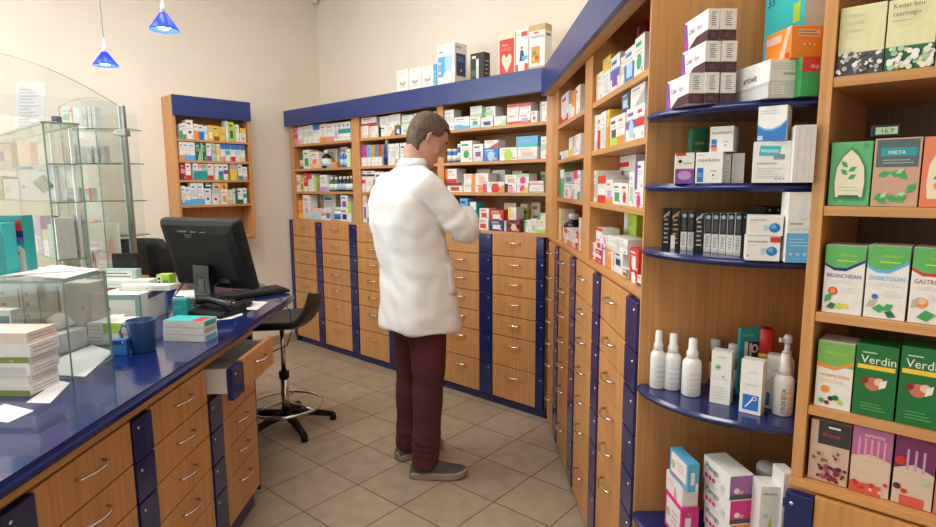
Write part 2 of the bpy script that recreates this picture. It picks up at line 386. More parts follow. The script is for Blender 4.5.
# ================================================================= DRAWER CABINETS
def bow_handle(x, z, w=.10, y=0, drop=.0):
    q = MB(); pts = [(x - w / 2 * .98, y + .001, z), (x - w / 2 * .94, y - .016, z)]
    for i in range(7):
        t = -1 + 2 * i / 6; pts.append((x + w / 2 * t * .84, y - .018 - .012 * (1 - t * t), z))
    pts += [(x + w / 2 * .94, y - .016, z), (x + w / 2 * .98, y + .001, z)]
    q.tube(pts, [.0042] * len(pts), CHROME, 6); return q
def cabinet(origin, rz, x0, xw1, xs0, xs1, zs, depth, label, group, strip='R', open_first=0, button=True, hollow=True):
    """column of drawers: wood front x0..xw1, blue strip xs0..xs1, joints zs from the top down; fronts face local -y"""
    root = empty('drawer_cabinet', origin, rz); tag(root, label, 'drawer cabinet', group)
    xa, xb = min(x0, xs0), max(xw1, xs1)
    q = MB(); q.box(xa + .001, .004, zs[-1] - .002, xb - .001, .02, zs[-1] + .012, WOOD)
    top = zs[0] if not open_first else zs[1]
    q.box(xa + .001, .004, zs[-1], xb - .001, depth, top - .001, WOOD)
    if open_first:
        q.box(xa + .001, .004, top, xa + .015, depth, zs[0], WOOD); q.box(xb - .015, .004, top, xb - .001, depth, zs[0], WOOD)
    q.build('carcass', root)
    q = MB(); q.box(xa + .001, .012, .001, xb - .001, depth - .02, zs[-1] - .001, BLUE); q.build('plinth', root)
    for i in range(len(zs) - 1):
        zt, zb = zs[i] - .0025, zs[i + 1] + .0025; off = -open_first if i == 0 else 0
        y0 = off - .018
        q = MB(); q.box(x0, y0, zb, xw1, y0 + .018, zt, WOOD, .0015); dr = q.build('drawer', root)
        if open_first and i == 0:
            q = MB(); d2 = min(.34, depth - .03)
            q.box(xa + .018, y0 + .018, zb + .02, xa + .030, y0 + .018 + d2, zt - .012, WHITEP)
            q.box(xb - .030, y0 + .018, zb + .02, xb - .018, y0 + .018 + d2, zt - .012, WHITEP)
            q.box(xa + .030, y0 + .018, zb + .02, xb - .030, y0 + .018 + d2, zb + .028, WHITEP)
            q.build('drawer_tray', dr, label='white metal drawer side')
        h = bow_handle((x0 + xw1) / 2, zb + (zt - zb) * (.62 if zt - zb < .16 else .74), .105 if xw1 - x0 > .3 else .09, y0).build('handle', dr, label='chrome bow handle')
        if xs1 - xs0 > .02:
            q = MB(); q.box(xs0, y0 - .006, zb, xs1, y0 + .018, zt - (.006 if i == 0 else 0), BLUE, .002); q.build('side_strip', dr, label='blue strip')
            if button:
                bx = xs0 + (xs1 - xs0) * (.75 if strip == 'R' else .25)
                q = MB(); q.ball((bx, y0 - .006, zt - .03), (.005, .003, .005), CHROME, 8, 5); q.build('lock_button', dr)
    return root
ZA = [1.133, .99, .866, .743, .61, .478, .278, .062]
colsA = [(-.025, .333, .335, .424), (.428, .812, .816, .912), (.916, 1.283, 1.286, 1.38), (1.384, 1.745, 1.749, 1.845), (1.849, 2.203, 2.207, 2.313), (2.317, 2.655, 2.659, 2.715)]
whichA = ['leftmost', 'second from left, right of the leftmost', 'third from left, behind the white coat', 'fourth from left, hidden behind the white coat', 'fifth from left, just right of the coat', 'rightmost, by the inner corner']
for c, wn in zip(colsA, whichA):
    cabinet((0, 0, 0), 0, *c, ZA, .34, f'beech drawer column under the back wall shelves, {wn}', 'drawer columns of the back wall unit')
q = MB(); q.box(-.082, -.02, .06, -.03, .34, 1.133, BLUE, .002); q.box(-.082, .0, .001, -.03, .34, .06, BLUE)
tag(q.build('end_panel'), 'narrow blue end panel at the left end of the back wall drawers', 'panel')
ZB = [1.112, .962, .842, .716, .588, .464, .272, .050]
colsB = [(1.895, 2.140, 2.144, 2.262), (2.266, 2.588, 2.592, 2.722), (2.726, 3.070, 3.074, 3.182), (3.186, 3.519, 3.523, 3.636)]
whichB = ['narrow, at the inner corner', 'second from the inner corner', 'third from the inner corner', 'nearest the camera, beside the rounded shelves']
for c, wn in zip(colsB, whichB):
    cabinet(sq(0, 2.034), AN, *c, ZB, .30, f'beech drawer column of the slanted unit, {wn}', 'drawer columns of the slanted unit')

# ================================================================= SHELVING
def shelf_unit(name, origin, rz, ups, bays, zf, depth, label, ztop, zfas, xf, fb=.0, zbase=1.135, wood=WOOD, fascia=True, xend=None):
    """ups: upright (x0,x1); bays: (x0,x1,[shelf tops]); front faces local -y"""
    root = empty(name, origin, rz); tag(root, label, 'shelving unit')
    for x0, x1 in ups: one_box('upright', root, (x0, 0, zbase, x1, depth, ztop), wood, .001)
    xa, xb = min(u[0] for u in ups), xend or max(u[1] for u in ups)
    one_box('back_panel', root, (xa, depth - .012, zbase, xb, depth, ztop - .001), wood)
    one_box('base_board', root, (xa, -.012, zbase - .018, xb, depth, zbase), WOODH, .002)
    one_box('top_board', root, (xa, 0, ztop, xb, depth, ztop + .018), WOODH)
    for x0, x1, zz in bays:
        for z in zz: one_box('shelf', root, (x0 + .0005, 0.002, z - .020, x1 - .0005, depth - .013, z), WOODH, .001)
    if fascia:
        q = MB(); q.box(xf[0], -fb - .02, zfas[0], xf[1], -fb, zfas[1], BLUEF, .002); q.build('fascia', root, label='blue fascia board')
        q = MB(); q.box(xf[0] + .002, -fb, zfas[0], xf[1] - .002, .0 if fb > 0.001 else .001, zfas[0] + .012, WOODH); q.build('soffit', root)
    return root
SHA = [1.795, 1.582, 1.385]
shelf_unit('wall_shelving', (0, 0, 0), 0, [(-.035, .018), (.862, .962), (1.815, 1.875), (2.705, 2.77)],
  [(.018, .862, SHA), (.962, 1.815, SHA), (1.875, 2.705, SHA)], 0, .34,
  'long beech shelving unit with blue fascia against the back wall', 2.045, (1.955, 2.088), (-.055, 2.71), .02, 1.142)
SHB = [1.745, 1.562, 1.363]
shelf_unit('slanted_shelving', sq(0, 2.034), AN, [(1.835, 2.045), (2.745, 2.885)], [(2.045, 2.745, SHB), (2.885, 3.6365, SHB)], 0, .28,
  'beech shelving unit set at an angle, between the back wall unit and rounded shelves', 2.045, (1.93, 2.068), (1.84, 3.66), .045, 1.132, xend=3.6362)
# end panel, and the rounded shelves beside it
root = empty('rounded_shelf_unit', (3.938, -1.342, 0), 0); tag(root, 'end unit with five rounded blue shelves on a tall beech panel', 'shelving unit')
def rel(P): return (P[0] - 3.938, P[1] + 1.342)
p0 = sq(3.637, 2.018); p1 = sq(3.648, 2.018); p2 = sq(3.648, 2.575); p3 = sq(3.637, 2.575)
q = MB(); q.prism([rel(p) for p in (p0, p1, p2, p3)], 0.0, 2.10, WOOD); q.build('end_panel', root)
outl = [(3.9415, -1.344), (3.952, -1.366), (3.975, -1.389), (4.026, -1.420), (4.08, -1.440), (4.134, -1.449), (4.18, -1.450), (4.24, -1.440), (4.30, -1.418), (4.348, -1.398), (4.348, -.975), (4.340, -.985)]
def smooth_line(P, k=4):
    o = []
    for i in range(len(P) - 1):
        p0 = P[max(i - 1, 0)]; p1 = P[i]; p2 = P[i + 1]; p3 = P[min(i + 2, len(P) - 1)]
        for j in range(k):
            t = j / k; o.append(tuple(.5 * (2 * b + (c - a) * t + (2 * a - 5 * b + 4 * c - d) * t * t + (3 * b - a - 3 * c + d) * t ** 3) for a, b, c, d in zip(p0, p1, p2, p3)))
    return o + [P[-1]]
outl = smooth_line(outl[:10]) + outl[10:]
for z in (1.611, 1.432, 1.262, .877, .495):
    bm = bmesh.new(); pts = [rel(p) for p in outl]
    vb = [bm.verts.new((x, y, z - .019)) for x, y in pts]; f = bm.faces.new(vb[::-1] if False else vb); r = bmesh.ops.extrude_face_region(bm, geom=[f])
    for e in r['geom']:
        if isinstance(e, bmesh.types.BMVert): e.co.z = z
    bmesh.ops.recalc_face_normals(bm, faces=bm.faces[:])
    eds = [e for e in bm.edges if abs(e.verts[0].co.z - e.verts[1].co.z) < 1e-6]
    bmesh.ops.bevel(bm, geom=eds, offset=.005, segments=2, affect='EDGES')
    for f in bm.faces: f.smooth = len(f.verts) < 6
    me = bpy.data.meshes.new('rounded_shelf'); bm.to_mesh(me); bm.free(); me.materials.append(BLUE)
    o = bpy.data.objects.new('rounded_shelf', me); COL.objects.link(o); o.parent = root
# herbal tea unit on the right, parallel to the back wall
TZ = [1.643, 1.384, 1.159, .951]
TY = -1.43
rt = shelf_unit('tea_shelving', (0, TY, 0), 0, [(4.352, 4.375), (5.20, 5.222)], [(4.375, 5.20, TZ)], 0, .475,
  'beech shelving unit with herbal tea boxes at the right edge of the photo', 2.16, (0, 0), (0, 0), 0, .782, WOOD, False)
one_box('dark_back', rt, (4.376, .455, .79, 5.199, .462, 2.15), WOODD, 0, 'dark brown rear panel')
cabinet((0, TY, 0), 0, 4.405, 4.80, 4.349, 4.403, [.760, .60, .44, .25, .05], .34, 'drawer column under the tea shelves, blue strip on its left', 'drawer columns under the tea shelves', 'L')
cabinet((0, TY, 0), 0, 4.84, 5.22, 4.803, 4.838, [.760, .60, .44, .25, .05], .34, 'drawer column under the tea shelves, second from left, outside the photo', 'drawer columns under the tea shelves', 'L')
# small wall cabinet on the left wall (faces +x)
SX = .10; smY0, smY1 = -1.045, -.44
rt = empty('wall_cabinet', (SX, 0, 0), math.pi / 2)      # local x = world y, local y = -world x
tag(rt, 'small beech wall cabinet with blue top board on the left wall', 'wall cabinet')
dp = SX - WX - .002
one_box('side_panel', rt, (smY0, 0, 1.00, smY0 + .022, dp, 2.105), WOOD, .001); one_box('side_panel', rt, (smY1 - .022, 0, 1.00, smY1, dp, 2.105), WOOD, .001)
one_box('back_panel', rt, (smY0 + .022, dp - .012, 1.00, smY1 - .022, dp, 2.105), WOOD); one_box('fascia', rt, (smY0 + .002, -.012, 1.958, smY1 + .006, .006, 2.108), BLUEF, .002, 'blue fascia board')
one_box('top_board', rt, (smY0 + .022, .007, 2.085, smY1 - .022, dp - .013, 2.105), WOODH)
SHS = [1.79, 1.632, 1.484, 1.292, 1.03]
for z in SHS: one_box('shelf', rt, (smY0 + .0225, .003, z - .018, smY1 - .0225, dp - .013, z), WOODH, .001)

# ================================================================= GOODS ON THE SHELVES
SHSETS = {'back': SHA, 'slanted': SHB, 'small': SHS}
LIMS = {id(SHA): SHA + [2.06], id(SHB): SHB + [2.06], id(SHS): SHS + [2.085]}
PA = Vector((0, .012, 0)); GA = 'medicine boxes on the back wall shelves'
wA = ['top shelf, back left bay', 'second shelf, back left bay', 'third shelf, back left bay', 'bottom shelf, back left bay']
row([(294, 298, 128, 'pink m:magenta'), (298.3, 303, 127, 'white b:peach'), (303.3, 308, 126, 'white m:light_grey'), (308.3, 313, 125, 'white m:light_grey'), (313.3, 320, 124.5, 'white t:blue'),
     (320.3, 327, 124, 'white b:orange c:peach'), (327.3, 334, 123.5, 'white b:pink'), (334.2, 338, 123, 'white k:lilac'), (338.2, 342, 122.5, 'white m:teal'), (342.2, 346.3, 122, 'white m:teal'), (346.5, 350.7, 121.5, 'white m:teal')], SHA[0], PA, XA, wA[0], GA)
row([(298.5, 303, 152, 'dark_green green', 'b:peach'), (303.5, 310, 150, 'white k:green'), (311, 319, 152, 'white k:orange b:peach'), (320, 326, 150, 'black white', 'b:white'), (326.5, 330.5, 162, 'white h:light_blue'), (331, 337, 162, 'orange'),
     (327, 337.5, 149, 'white c:yellow', '-'), (338.8, 342.6, 152, 'blue pale_blue', 'b:pale_blue'), (342.8, 346.6, 152, 'blue pale_blue', 'b:pale_blue'), (341, 348, 147, 'white', '-'), (347, 351.2, 149, 'white e:lime')], SHA[1], PA, XA, wA[1], GA)
row([(295.5, 300, 175, 'white m:pink'), (300.2, 304, 178, 'yellow k:green'), (304.2, 308, 173.5, 'red b:white'), (308.2, 312, 174, 'white t:red c:peach'), (312.2, 315.3, 176, 'white e:lime'), (315.5, 319.6, 176.5, 'olive s:lime'), (320, 327.6, 175, 'white b:lilac'),
     (328, 332, 177, 'dark_green white', 'b:white'), (332.3, 336.3, 177, 'dark_green white', 'b:white'), (336.6, 340.5, 176.5, 'black white', 'b:pale_blue'), (340.8, 344.6, 176.5, 'black white', 'b:pale_blue'), (344.9, 348.2, 176.5, 'black white', 'b:white'), (348.5, 351.6, 176, 'black white', 'b:white')], SHA[2], PA, XA, wA[2], GA)
row([(294, 298, 203, 'white m:pink b:red'), (298.2, 303, 200, 'orange b:yellow'), (303.3, 310.5, 195, 'white c:pink b:light_grey'), (311, 321, 208.5, 'white h:pale_blue t:peach'), (312, 322, 194, 'white d:orange s:pale_green', '-'), (321.3, 325, 209, 'white m:orange'), (325.2, 331, 208, 'white m:pink k:blue'),
     (324, 336, 194, 'white b:teal', '-'), (331.5, 340, 207.5, 'white light_grey', 'j:blue'), (340.5, 348.3, 209, 'white k:navy'), (340.5, 347.5, 195.5, 'white k:violet', '+'), (348.6, 351.6, 202, 'white u:lime')], 1.143, PA, XA, wA[3], GA)
wB = ['top shelf, back middle bay', 'second shelf, back middle bay', 'third shelf, back middle bay', 'bottom shelf, back middle bay']
row([(360.7, 368.3, 126, 'white b:light_grey s:peach'), (361, 376, 117.5, 'white b:red', '+'), (368.8, 378, 126, 'white s:peach'), (378.5, 387, 126.5, 'white s:black'), (379.5, 388, 116.5, 'white k:light_grey', '+'), (387.3, 394.5, 126, 'white d:orange'), (388.3, 400, 114.5, 'white m:light_grey', '+'), (394.8, 400.8, 125, 'navy t:brown c:white'),
     (401.2, 411, 124.5, 'white k:pale_green'), (401.5, 413, 115, 'white b:pale_green', '+'), (414, 425, 113, 'white m:green'), (426, 436, 112, 'white b:teal')], SHA[0], PA, XA, wB[0], GA)
row([(359.8, 363.4, 145.5, 'white u:violet'), (363.6, 367.2, 145.3, 'white u:magenta'), (367.4, 371, 145, 'white u:light_blue'), (371.2, 374.8, 145, 'white u:orange'), (375, 378.6, 144.7, 'white u:teal'), (378.8, 382.2, 144.5, 'white u:red'), (382.6, 387.2, 139.5, 'navy silver', 'b:navy'),
     (387.6, 391.2, 144, 'white s:grey'), (391.4, 395, 144, 'white m:light_grey'), (395.2, 399.2, 143.5, 'white b:beige'), (400, 408, 143, 'white b:blue'), (410, 420, 143, 'white k:red')], SHA[1], PA, XA, wB[1], GA)
row([(360, 365.3, 180, 'white t:red'), (359.5, 365.6, 171, 'white m:navy', '+'), (365.8, 373, 180, 'white d:peach'), (366, 374, 171, 'white m:navy', '+'), (375, 384, 172, 'white b:blue')], SHA[2], PA, XA, wB[2], GA)
row([(359.7, 363.2, 189, 'white k:violet t:orange'), (363.5, 367.2, 190, 'white k:violet t:peach'), (367.5, 374, 204, 'white b:green'), (375, 384, 200, 'white b:red')], 1.143, PA, XA, wB[3], GA)
wC = ['top shelf, back right bay', 'second shelf, back right bay', 'third shelf, back right bay', 'bottom shelf, back right bay']
row([(443.5, 454, 110, 'white m:light_grey'), (454.3, 469.4, 117, 'white w:light_blue'), (469.8, 480.5, 117.3, 'white c:green b:pale_blue'), (469.8, 481.5, 106.2, 'white b:pale_green', '+'), (481, 493, 117.5, 'white m:pale_blue k:navy'), (482, 495, 106.8, 'white s:green k:pale_green', '+'),
     (494, 506, 116.3, 'white d:pale_green'), (506.6, 518, 114.5, 'white b:red'), (506.6, 518.4, 104.2, 'white t:red', '+'), (518.4, 530.3, 114, 'white b:red k:lilac'), (518.8, 530.6, 102.8, 'white t:red', '+'), (530.8, 537.2, 111, 'white c:red'), (539.5, 547, 101.5, 'white s:grey')], SHA[0], PA, XA, wC[0], GA)
row([(445.8, 451, 149, 'blue white', 'j:white'), (451.3, 456.3, 149, 'blue white', 'j:white'), (456.6, 460, 144, 'blue white', 'j:white'), (460.4, 472.5, 141, 'white c:green'), (473, 482.8, 144, 'white k:violet b:light_grey'), (483.3, 498.4, 148, 'blue c:pale_blue'), (484, 498, 140.3, 'white d:red', '+'),
     (499, 516.8, 147.5, 'white c:lime'), (517.2, 537, 147, 'white k:peach b:light_grey'), (515.7, 537.4, 136.2, 'light_blue b:turquoise', '+'), (540.5, 547, 136.5, 'white m:pale_green')], SHA[1], PA, XA, wC[1], GA)
row([(447, 462.4, 183, 'white k:red t:dark_red'), (444, 456.4, 169, 'white s:orange b:red', '+'), (457, 462.5, 174, 'white k:lime', '-'), (463, 474.2, 184, 'white e:orange'), (463.3, 474.6, 174, 'white e:orange', '+'), (474.6, 486, 184, 'white e:magenta c:orange'), (474.9, 488, 173.4, 'white c:peach', '+'),
     (486.6, 503.8, 182, 'white d:orange c:red'), (492, 505, 170, 'white b:light_grey', '-'), (477, 490, 169.3, 'light_grey t:beige', '-'), (504.4, 516, 184, 'white s:black c:pink'), (504.6, 516.2, 174.8, 'white k:beige', '+'), (516.4, 528, 184, 'white c:magenta d:yellow'), (516.2, 528.6, 173.8, 'white c:magenta t:pale_green', '+'),
     (529, 543.6, 187.5, 'white b:pale_green'), (529, 543.2, 181, 'white m:pink', '+'), (512, 522, 171, 'beige', '-'), (540, 547, 172, 'pale_green m:green', '-')], SHA[2], PA, XA, wC[2], GA)
row([(459, 467.5, 219, 'white k:red'), (459.5, 467.5, 198.5, 'light_blue b:navy', '+'), (468, 476, 202, 'turquoise t:white s:blue'), (477.5, 488.3, 219, 'white k:red'), (479, 488.6, 208.5, 'white k:red', '+'), (489.3, 503.4, 220.5, 'navy k:white'), (489.3, 503, 210, 'red k:white', '+'), (503.7, 506, 221, 'light_grey'),
     (507.6, 519.4, 220, 'dark_red m:black c:peach'), (507.6, 515.8, 207.5, 'white s:yellow k:peach', '+'), (516, 522, 207.5, 'white c:violet', '-'), (522.4, 528.4, 208, 'lime b:navy', '-'), (504, 516, 203, 'beige t:cream', '-'), (520, 530, 204, 'cream e:brown', '-'), (531, 540, 202.5, 'beige k:brown', '-'),
     (523.4, 529.6, 220.3, 'white s:green'), (530, 536.6, 219, 'white k:pale_green'), (537, 546, 220, 'white b:lime'), (537.5, 546, 213.5, 'white s:green', '+')], 1.143, PA, XA, wC[3], GA)
# boxes on top of the back wall unit
PT = Vector((0, .06, 0)); ZT = 2.0645; GT = 'boxes on top of the back wall unit'
def topbox(u0, u1, vt, base, dec, lab, depth=.07, P=PT, cat='box'):
    return carton_at(u0, u1, vt, ZT, P, XA, base, dec, depth, label=lab, group=GT, name='display_box', cat=cat)
fx = [('c', .5, .52, .24, 'grey', .6), ('c', .5, .58, .15, 'white', .5), ('l', .3, .34, .75, .40, 1, 'grey'), ('l', .2, .82, .7, .92, 1, 'light_grey')]
for i, (a, b, vt) in enumerate(((397, 409, 70), (409.3, 421.3, 68), (421.6, 433.8, 66))):
    topbox(a, b, vt, 'white', fx, f"small white box with grey oval mark, {['left','middle','right'][i]} one of three on the back unit")
topbox(434.2, 437, 64, 'light_blue', [('l', .2, .2, .8, .8, 4, 'pale_blue')], 'slim grey-blue box between the small white boxes and tall white box', .05)
topbox(437.5, 455, 44, 'white', [('r', .05, .30, .85, .74, 'light_blue'), ('r', .45, .30, .85, .74, 'pale_blue'), ('c', .6, .26, .30, 'light_grey'), ('c', .6, .28, .25, 'white'), ('c', .16, .60, .06, 'white'), ('c', .16, .5, .06, 'pink'), ('c', .16, .4, .06, 'white'), ('t', .12, .82, .07, 'ultra', 'navy'),
   ('R', 'r', .12, .30, .88, .78, 'navy'), ('R', 'l', .2, .6, .8, .72, 3, 'light_blue'), ('R', 'c', .5, .42, .06, 'white'), ('R', 'r', .1, .88, .5, .93, 'grey')], 'tall white box with blue panel and round device picture on the back unit', .12)
topbox(470.5, 484, 53, 'black', [('r', .42, .10, .62, .82, 'light_grey'), ('r', .45, .6, .6, .75, 'white'), ('r', .12, .84, .4, .92, 'white'), ('r', .08, .3, .36, .5, 'dark_green'), ('R', 'l', .2, .3, .8, .8, 4, 'grey')], 'black box with a pale stick thermometer picture on the back unit', .06)
heart = [(.5, .18), (.78, .40), (.80, .50), (.72, .56), (.62, .56), (.5, .48), (.38, .56), (.28, .56), (.20, .50), (.22, .40)]
topbox(498.5, 515, 33.5, 'cream', [('r', .06, .03, .94, .88, 'red'), ('t', .2, .74, .075, 'Heart', 'cream'), ('t', .14, .64, .10, 'GOLD', 'gold'), ('p', heart, 'cream'), ('c', .42, .44, .05, 'peach'), ('c', .58, .42, .05, 'gold'), ('c', .5, .34, .05, 'peach'), ('c', .2, .13, .06, 'yellow'), ('l', .4, .08, .85, .16, 2, 'cream')], 'red and gold box with a cream heart on the back unit', .07)
topbox(515.6, 528.2, 29.5, 'white', [('r', .02, .02, .98, .30, 'red'), ('r', .2, .1, .7, .3, 'white'), ('c', .48, .63, .09, 'brown'), ('p', [(.3, .36), (.72, .36), (.6, .58), (.38, .58)], 'navy'), ('r', .5, .38, .95, .46, 'light_blue'), ('r', .45, .86, .92, .95, 'red'), ('c', .2, .9, .07, 'grey')], 'white and red box with a small figure, right of the heart box', .07)
topbox(528.8, 544.6, 24.5, 'white', [('r', 0, .88, 1, 1, 'gold'), ('r', 0, 0, 1, .20, 'gold'), ('t', .08, .74, .09, 'Vitalinium', 'dark_green'), ('r', .15, .26, .68, .58, 'orange'), ('c', .34, .46, .14, 'green'), ('c', .5, .36, .13, 'red'), ('c', .28, .34, .1, 'yellow'), ('r', .3, .83, .6, .86, 'red'),
   ('R', 'r', 0, .88, 1, 1, 'gold'), ('R', 'r', 0, 0, 1, .20, 'gold'), ('R', 'r', .2, .78, .85, .82, 'dark_green')], 'white and gold box with red and green fruit picture, rightmost on the back unit', .07)
# slanted unit
PB = sq(0, 2.046); GB = 'medicine boxes on the slanted shelving'
wD = ['top shelf, slanted far bay', 'second shelf, slanted far bay', 'third shelf, slanted far bay', 'bottom shelf, slanted far bay']
row([(560.5, 567.6, 94, 'white b:red k:light_grey'), (567.8, 570.6, 104, 'white k:light_grey'), (570.8, 574, 91, 'white u:orange'), (574.2, 579.6, 86.5, 'white s:orange')], SHB[0], PB, T, wD[0], GB, .08)
row([(555.6, 561, 152.5, 'white h:navy'), (561.2, 567.2, 151, 'white k:pale_blue'), (567.5, 573, 149.3, 'yellow'), (568, 573, 137.5, 'white e:grey', '+'), (573.3, 579.6, 147, 'white m:light_grey'), (573.6, 579.6, 134.5, 'white s:peach', '+')], SHB[1], PB, T, wD[1], GB, .08)
row([(556, 559.3, 169.5, 'teal s:pale_blue'), (559.5, 563.2, 169.7, 'green t:white'), (563.5, 568, 183.5, 'white k:lilac'), (563.5, 572.5, 172, 'beige k:blue', '+'), (568.2, 573.3, 183.8, 'white d:grey'), (573.6, 577, 170.5, 'white t:magenta'), (577.2, 579.6, 171, 'white b:green')], SHB[2], PB, T, wD[2], GB, .08)
row([(552.5, 558, 208.5, 'white m:light_grey'), (558.2, 561, 209, 'cream e:yellow'), (561.2, 566.8, 228, 'white s:orange t:red'), (561.4, 565, 214, 'black white', 'b:white'), (567, 571.6, 228.5, 'white b:orange'), (568, 574, 215, 'white k:peach', '-'), (571.8, 574.6, 231, 'white b:peach'), (574.8, 577.4, 232, 'red m:white'), (577.6, 579.6, 218, 'cream m:peach')], 1.133, PB, T, wD[3], GB, .08)
wE = ['top shelf, slanted near bay', 'second shelf, slanted near bay', 'third shelf, slanted near bay', 'bottom shelf, slanted near bay']
row([(595.5, 601.5, 73, 'white s:peach'), (601.8, 609, 71.5, 'white k:light_grey'), (601.5, 609.2, 57.5, 'yellow', '+'), (609.5, 618.5, 55.5, 'white m:blue k:violet'), (618.8, 622.8, 57, 'white m:peach'), (623.2, 633.2, 47.5, 'white h:blue k:pale_blue'), (633.5, 643.3, 36, 'white c:green'), (634, 642, 24, 'dark_red s:pink', '-')], SHB[0], PB, T, wE[0], GB, .09)
row([(592.2, 596.8, 116, 'white b:light_grey'), (597, 599.6, 115, 'white h:red'), (600, 605, 112, 'white k:light_grey'), (605.3, 608, 110, 'yellow h:orange'), (608, 617, 109, 'orange s:yellow e:red', '-'), (608.8, 616.6, 117, 'white k:dark_grey b:lime'), (616.8, 624, 114, 'white b:orange'), (624.5, 635, 108, 'white m:violet c:pale_blue'), (620, 628, 84.5, 'dark_grey k:pale_blue', '+'), (635.3, 643.3, 104, 'white m:red'), (629, 643.3, 80, 'white d:grey', '+')], SHB[1], PB, T, wE[1], GB, .09)
row([(589, 596.8, 171, 'white k:pink e:pale_green'), (597.2, 604.8, 175.8, 'white t:red b:red'), (605.2, 612, 180, 'white b:orange k:lilac'), (612.4, 620.5, 183, 'white k:green'), (620.8, 627.4, 183.5, 'white c:red'), (616, 634, 153.5, 'white b:red m:light_grey', '-'), (627.8, 633, 172, 'white k:pale_green'), (633.3, 641.8, 190, 'white c:magenta'), (633.3, 641.8, 161.5, 'white s:violet', '+')], SHB[2], PB, T, wE[2], GB, .09)
row([(588, 594.5, 252, 'white k:red'), (588, 594.5, 242, 'white c:pink', '+'), (594.8, 600.8, 250, 'red m:white'), (594.8, 600.8, 238, 'white k:red', '+'), (595, 601, 228, 'white t:red', '+'), (601.2, 606, 245, 'white s:violet e:orange'), (601.2, 606, 236, 'white c:pink', '+'), (606.3, 612.4, 250, 'orange e:white'), (606.5, 618, 237, 'white b:light_grey', '+'),
     (604, 616, 218, 'white k:pink', '-'), (612.6, 620.3, 268, 'white b:light_grey'), (612.8, 621, 252, 'white k:navy', '+'), (614, 626, 238, 'white m:light_grey', '+'), (620.6, 627.8, 268.5, 'white k:red e:green'), (622, 634, 214, 'lime s:white', '-'), (628.2, 636.6, 272, 'red c:white'), (628, 636.8, 248.5, 'red c:white', '+'), (637, 641.5, 276, 'white b:navy')], 1.133, PB, T, wE[3], GB, .09)
# small cabinet
PS = Vector((SX - .008, 0, 0)); GS = 'medicine boxes in the small wall cabinet'
wF = ['top shelf, small wall cabinet', 'second shelf, small wall cabinet', 'third shelf, small wall cabinet', 'bottom shelf, small wall cabinet']
row([(180, 183, 124, 'white h:green'), (183.2, 186.6, 123, 'white b:green'), (186.8, 194, 120, 'white c:brown'), (194.3, 199, 124, 'white h:orange'), (199.3, 204.4, 125, 'white h:blue'), (204.6, 208, 126, 'white m:pale_blue'), (208.2, 214, 125.5, 'yellow k:white'), (214.2, 219.6, 126, 'yellow b:brown'), (219.8, 225.6, 127, 'yellow m:gold'),
     (225.8, 229, 121, 'white s:pale_green'), (229.2, 234.8, 122, 'lime k:dark_green'), (235, 240, 124.5, 'white s:lime'), (240.2, 246.4, 133.5, 'white k:pink'), (240.4, 246.2, 128.3, 'yellow', '+')], SHS[0], PS, YA, wF[0], GS, .07)
row([(180, 184.2, 140, 'white b:orange'), (184.4, 190, 142, 'white b:light_blue c:peach'), (190.2, 196, 142, 'white b:light_blue'), (196.3, 201.6, 142, 'dark_green d:pale_green'), (201.8, 207, 142.3, 'dark_green s:pale_green'), (207.2, 212, 143, 'white b:violet'), (212.2, 216.8, 143.3, 'pale_green m:lilac'), (217, 220.6, 144, 'cream m:yellow')]
    + [(221 + 5 * i, 225.8 + 5 * i, 144 + .3 * i, 'white t:blue ' + ['b:pink', 'm:turquoise', 'b:red', 'm:pale_blue', 'b:peach'][i]) for i in range(5)], SHS[1], PS, YA, wF[1], GS, .07)
row([(181, 186, 161.5, 'dark_red m:pink'), (186.3, 191.8, 161, 'white b:red'), (194, 198.8, 161.5, 'white h:teal'), (199, 203.4, 161.5, 'white h:teal t:pink'), (203.6, 208, 162, 'pale_green h:teal'), (208.3, 214, 162.5, 'white b:red c:light_grey'), (214.2, 219, 162, 'white s:grey'), (219.2, 223.7, 162, 'white h:blue b:green'), (224, 228.8, 163, 'white m:violet'),
     (231, 237.6, 163.5, 'yellow t:lilac'), (238.6, 243, 163.8, 'white b:teal'), (243.2, 247.8, 167, 'white b:pink')], SHS[2], PS, YA, wF[2], GS, .07)
row([(182, 186.6, 186, 'white b:light_blue k:light_grey'), (186.8, 191.6, 187, 'white b:light_blue'), (191.8, 198.4, 181.5, 'white b:light_blue m:light_grey'), (198.7, 205, 182, 'white b:light_blue c:peach'), (205.3, 212, 188.5, 'white c:blue'), (205.6, 212, 180.8, 'navy m:white', '+'), (213, 219.6, 189.5, 'white c:red t:pale_green'), (213.2, 220.4, 181.3, 'cream k:red', '+'), (219.9, 221.8, 189.5, 'light_grey'), (222, 228.2, 189.5, 'white k:orange'), (220.8, 228, 181.8, 'yellow c:red', '+'),
     (228.5, 233.4, 189.8, 'cream b:beige'), (233.7, 236, 190, 'white e:teal'), (236.2, 243.6, 188.5, 'white b:dark_green s:dark_green'), (243.9, 247.6, 188, 'white m:teal')], SHS[3], PS, YA, wF[3], GS, .07)
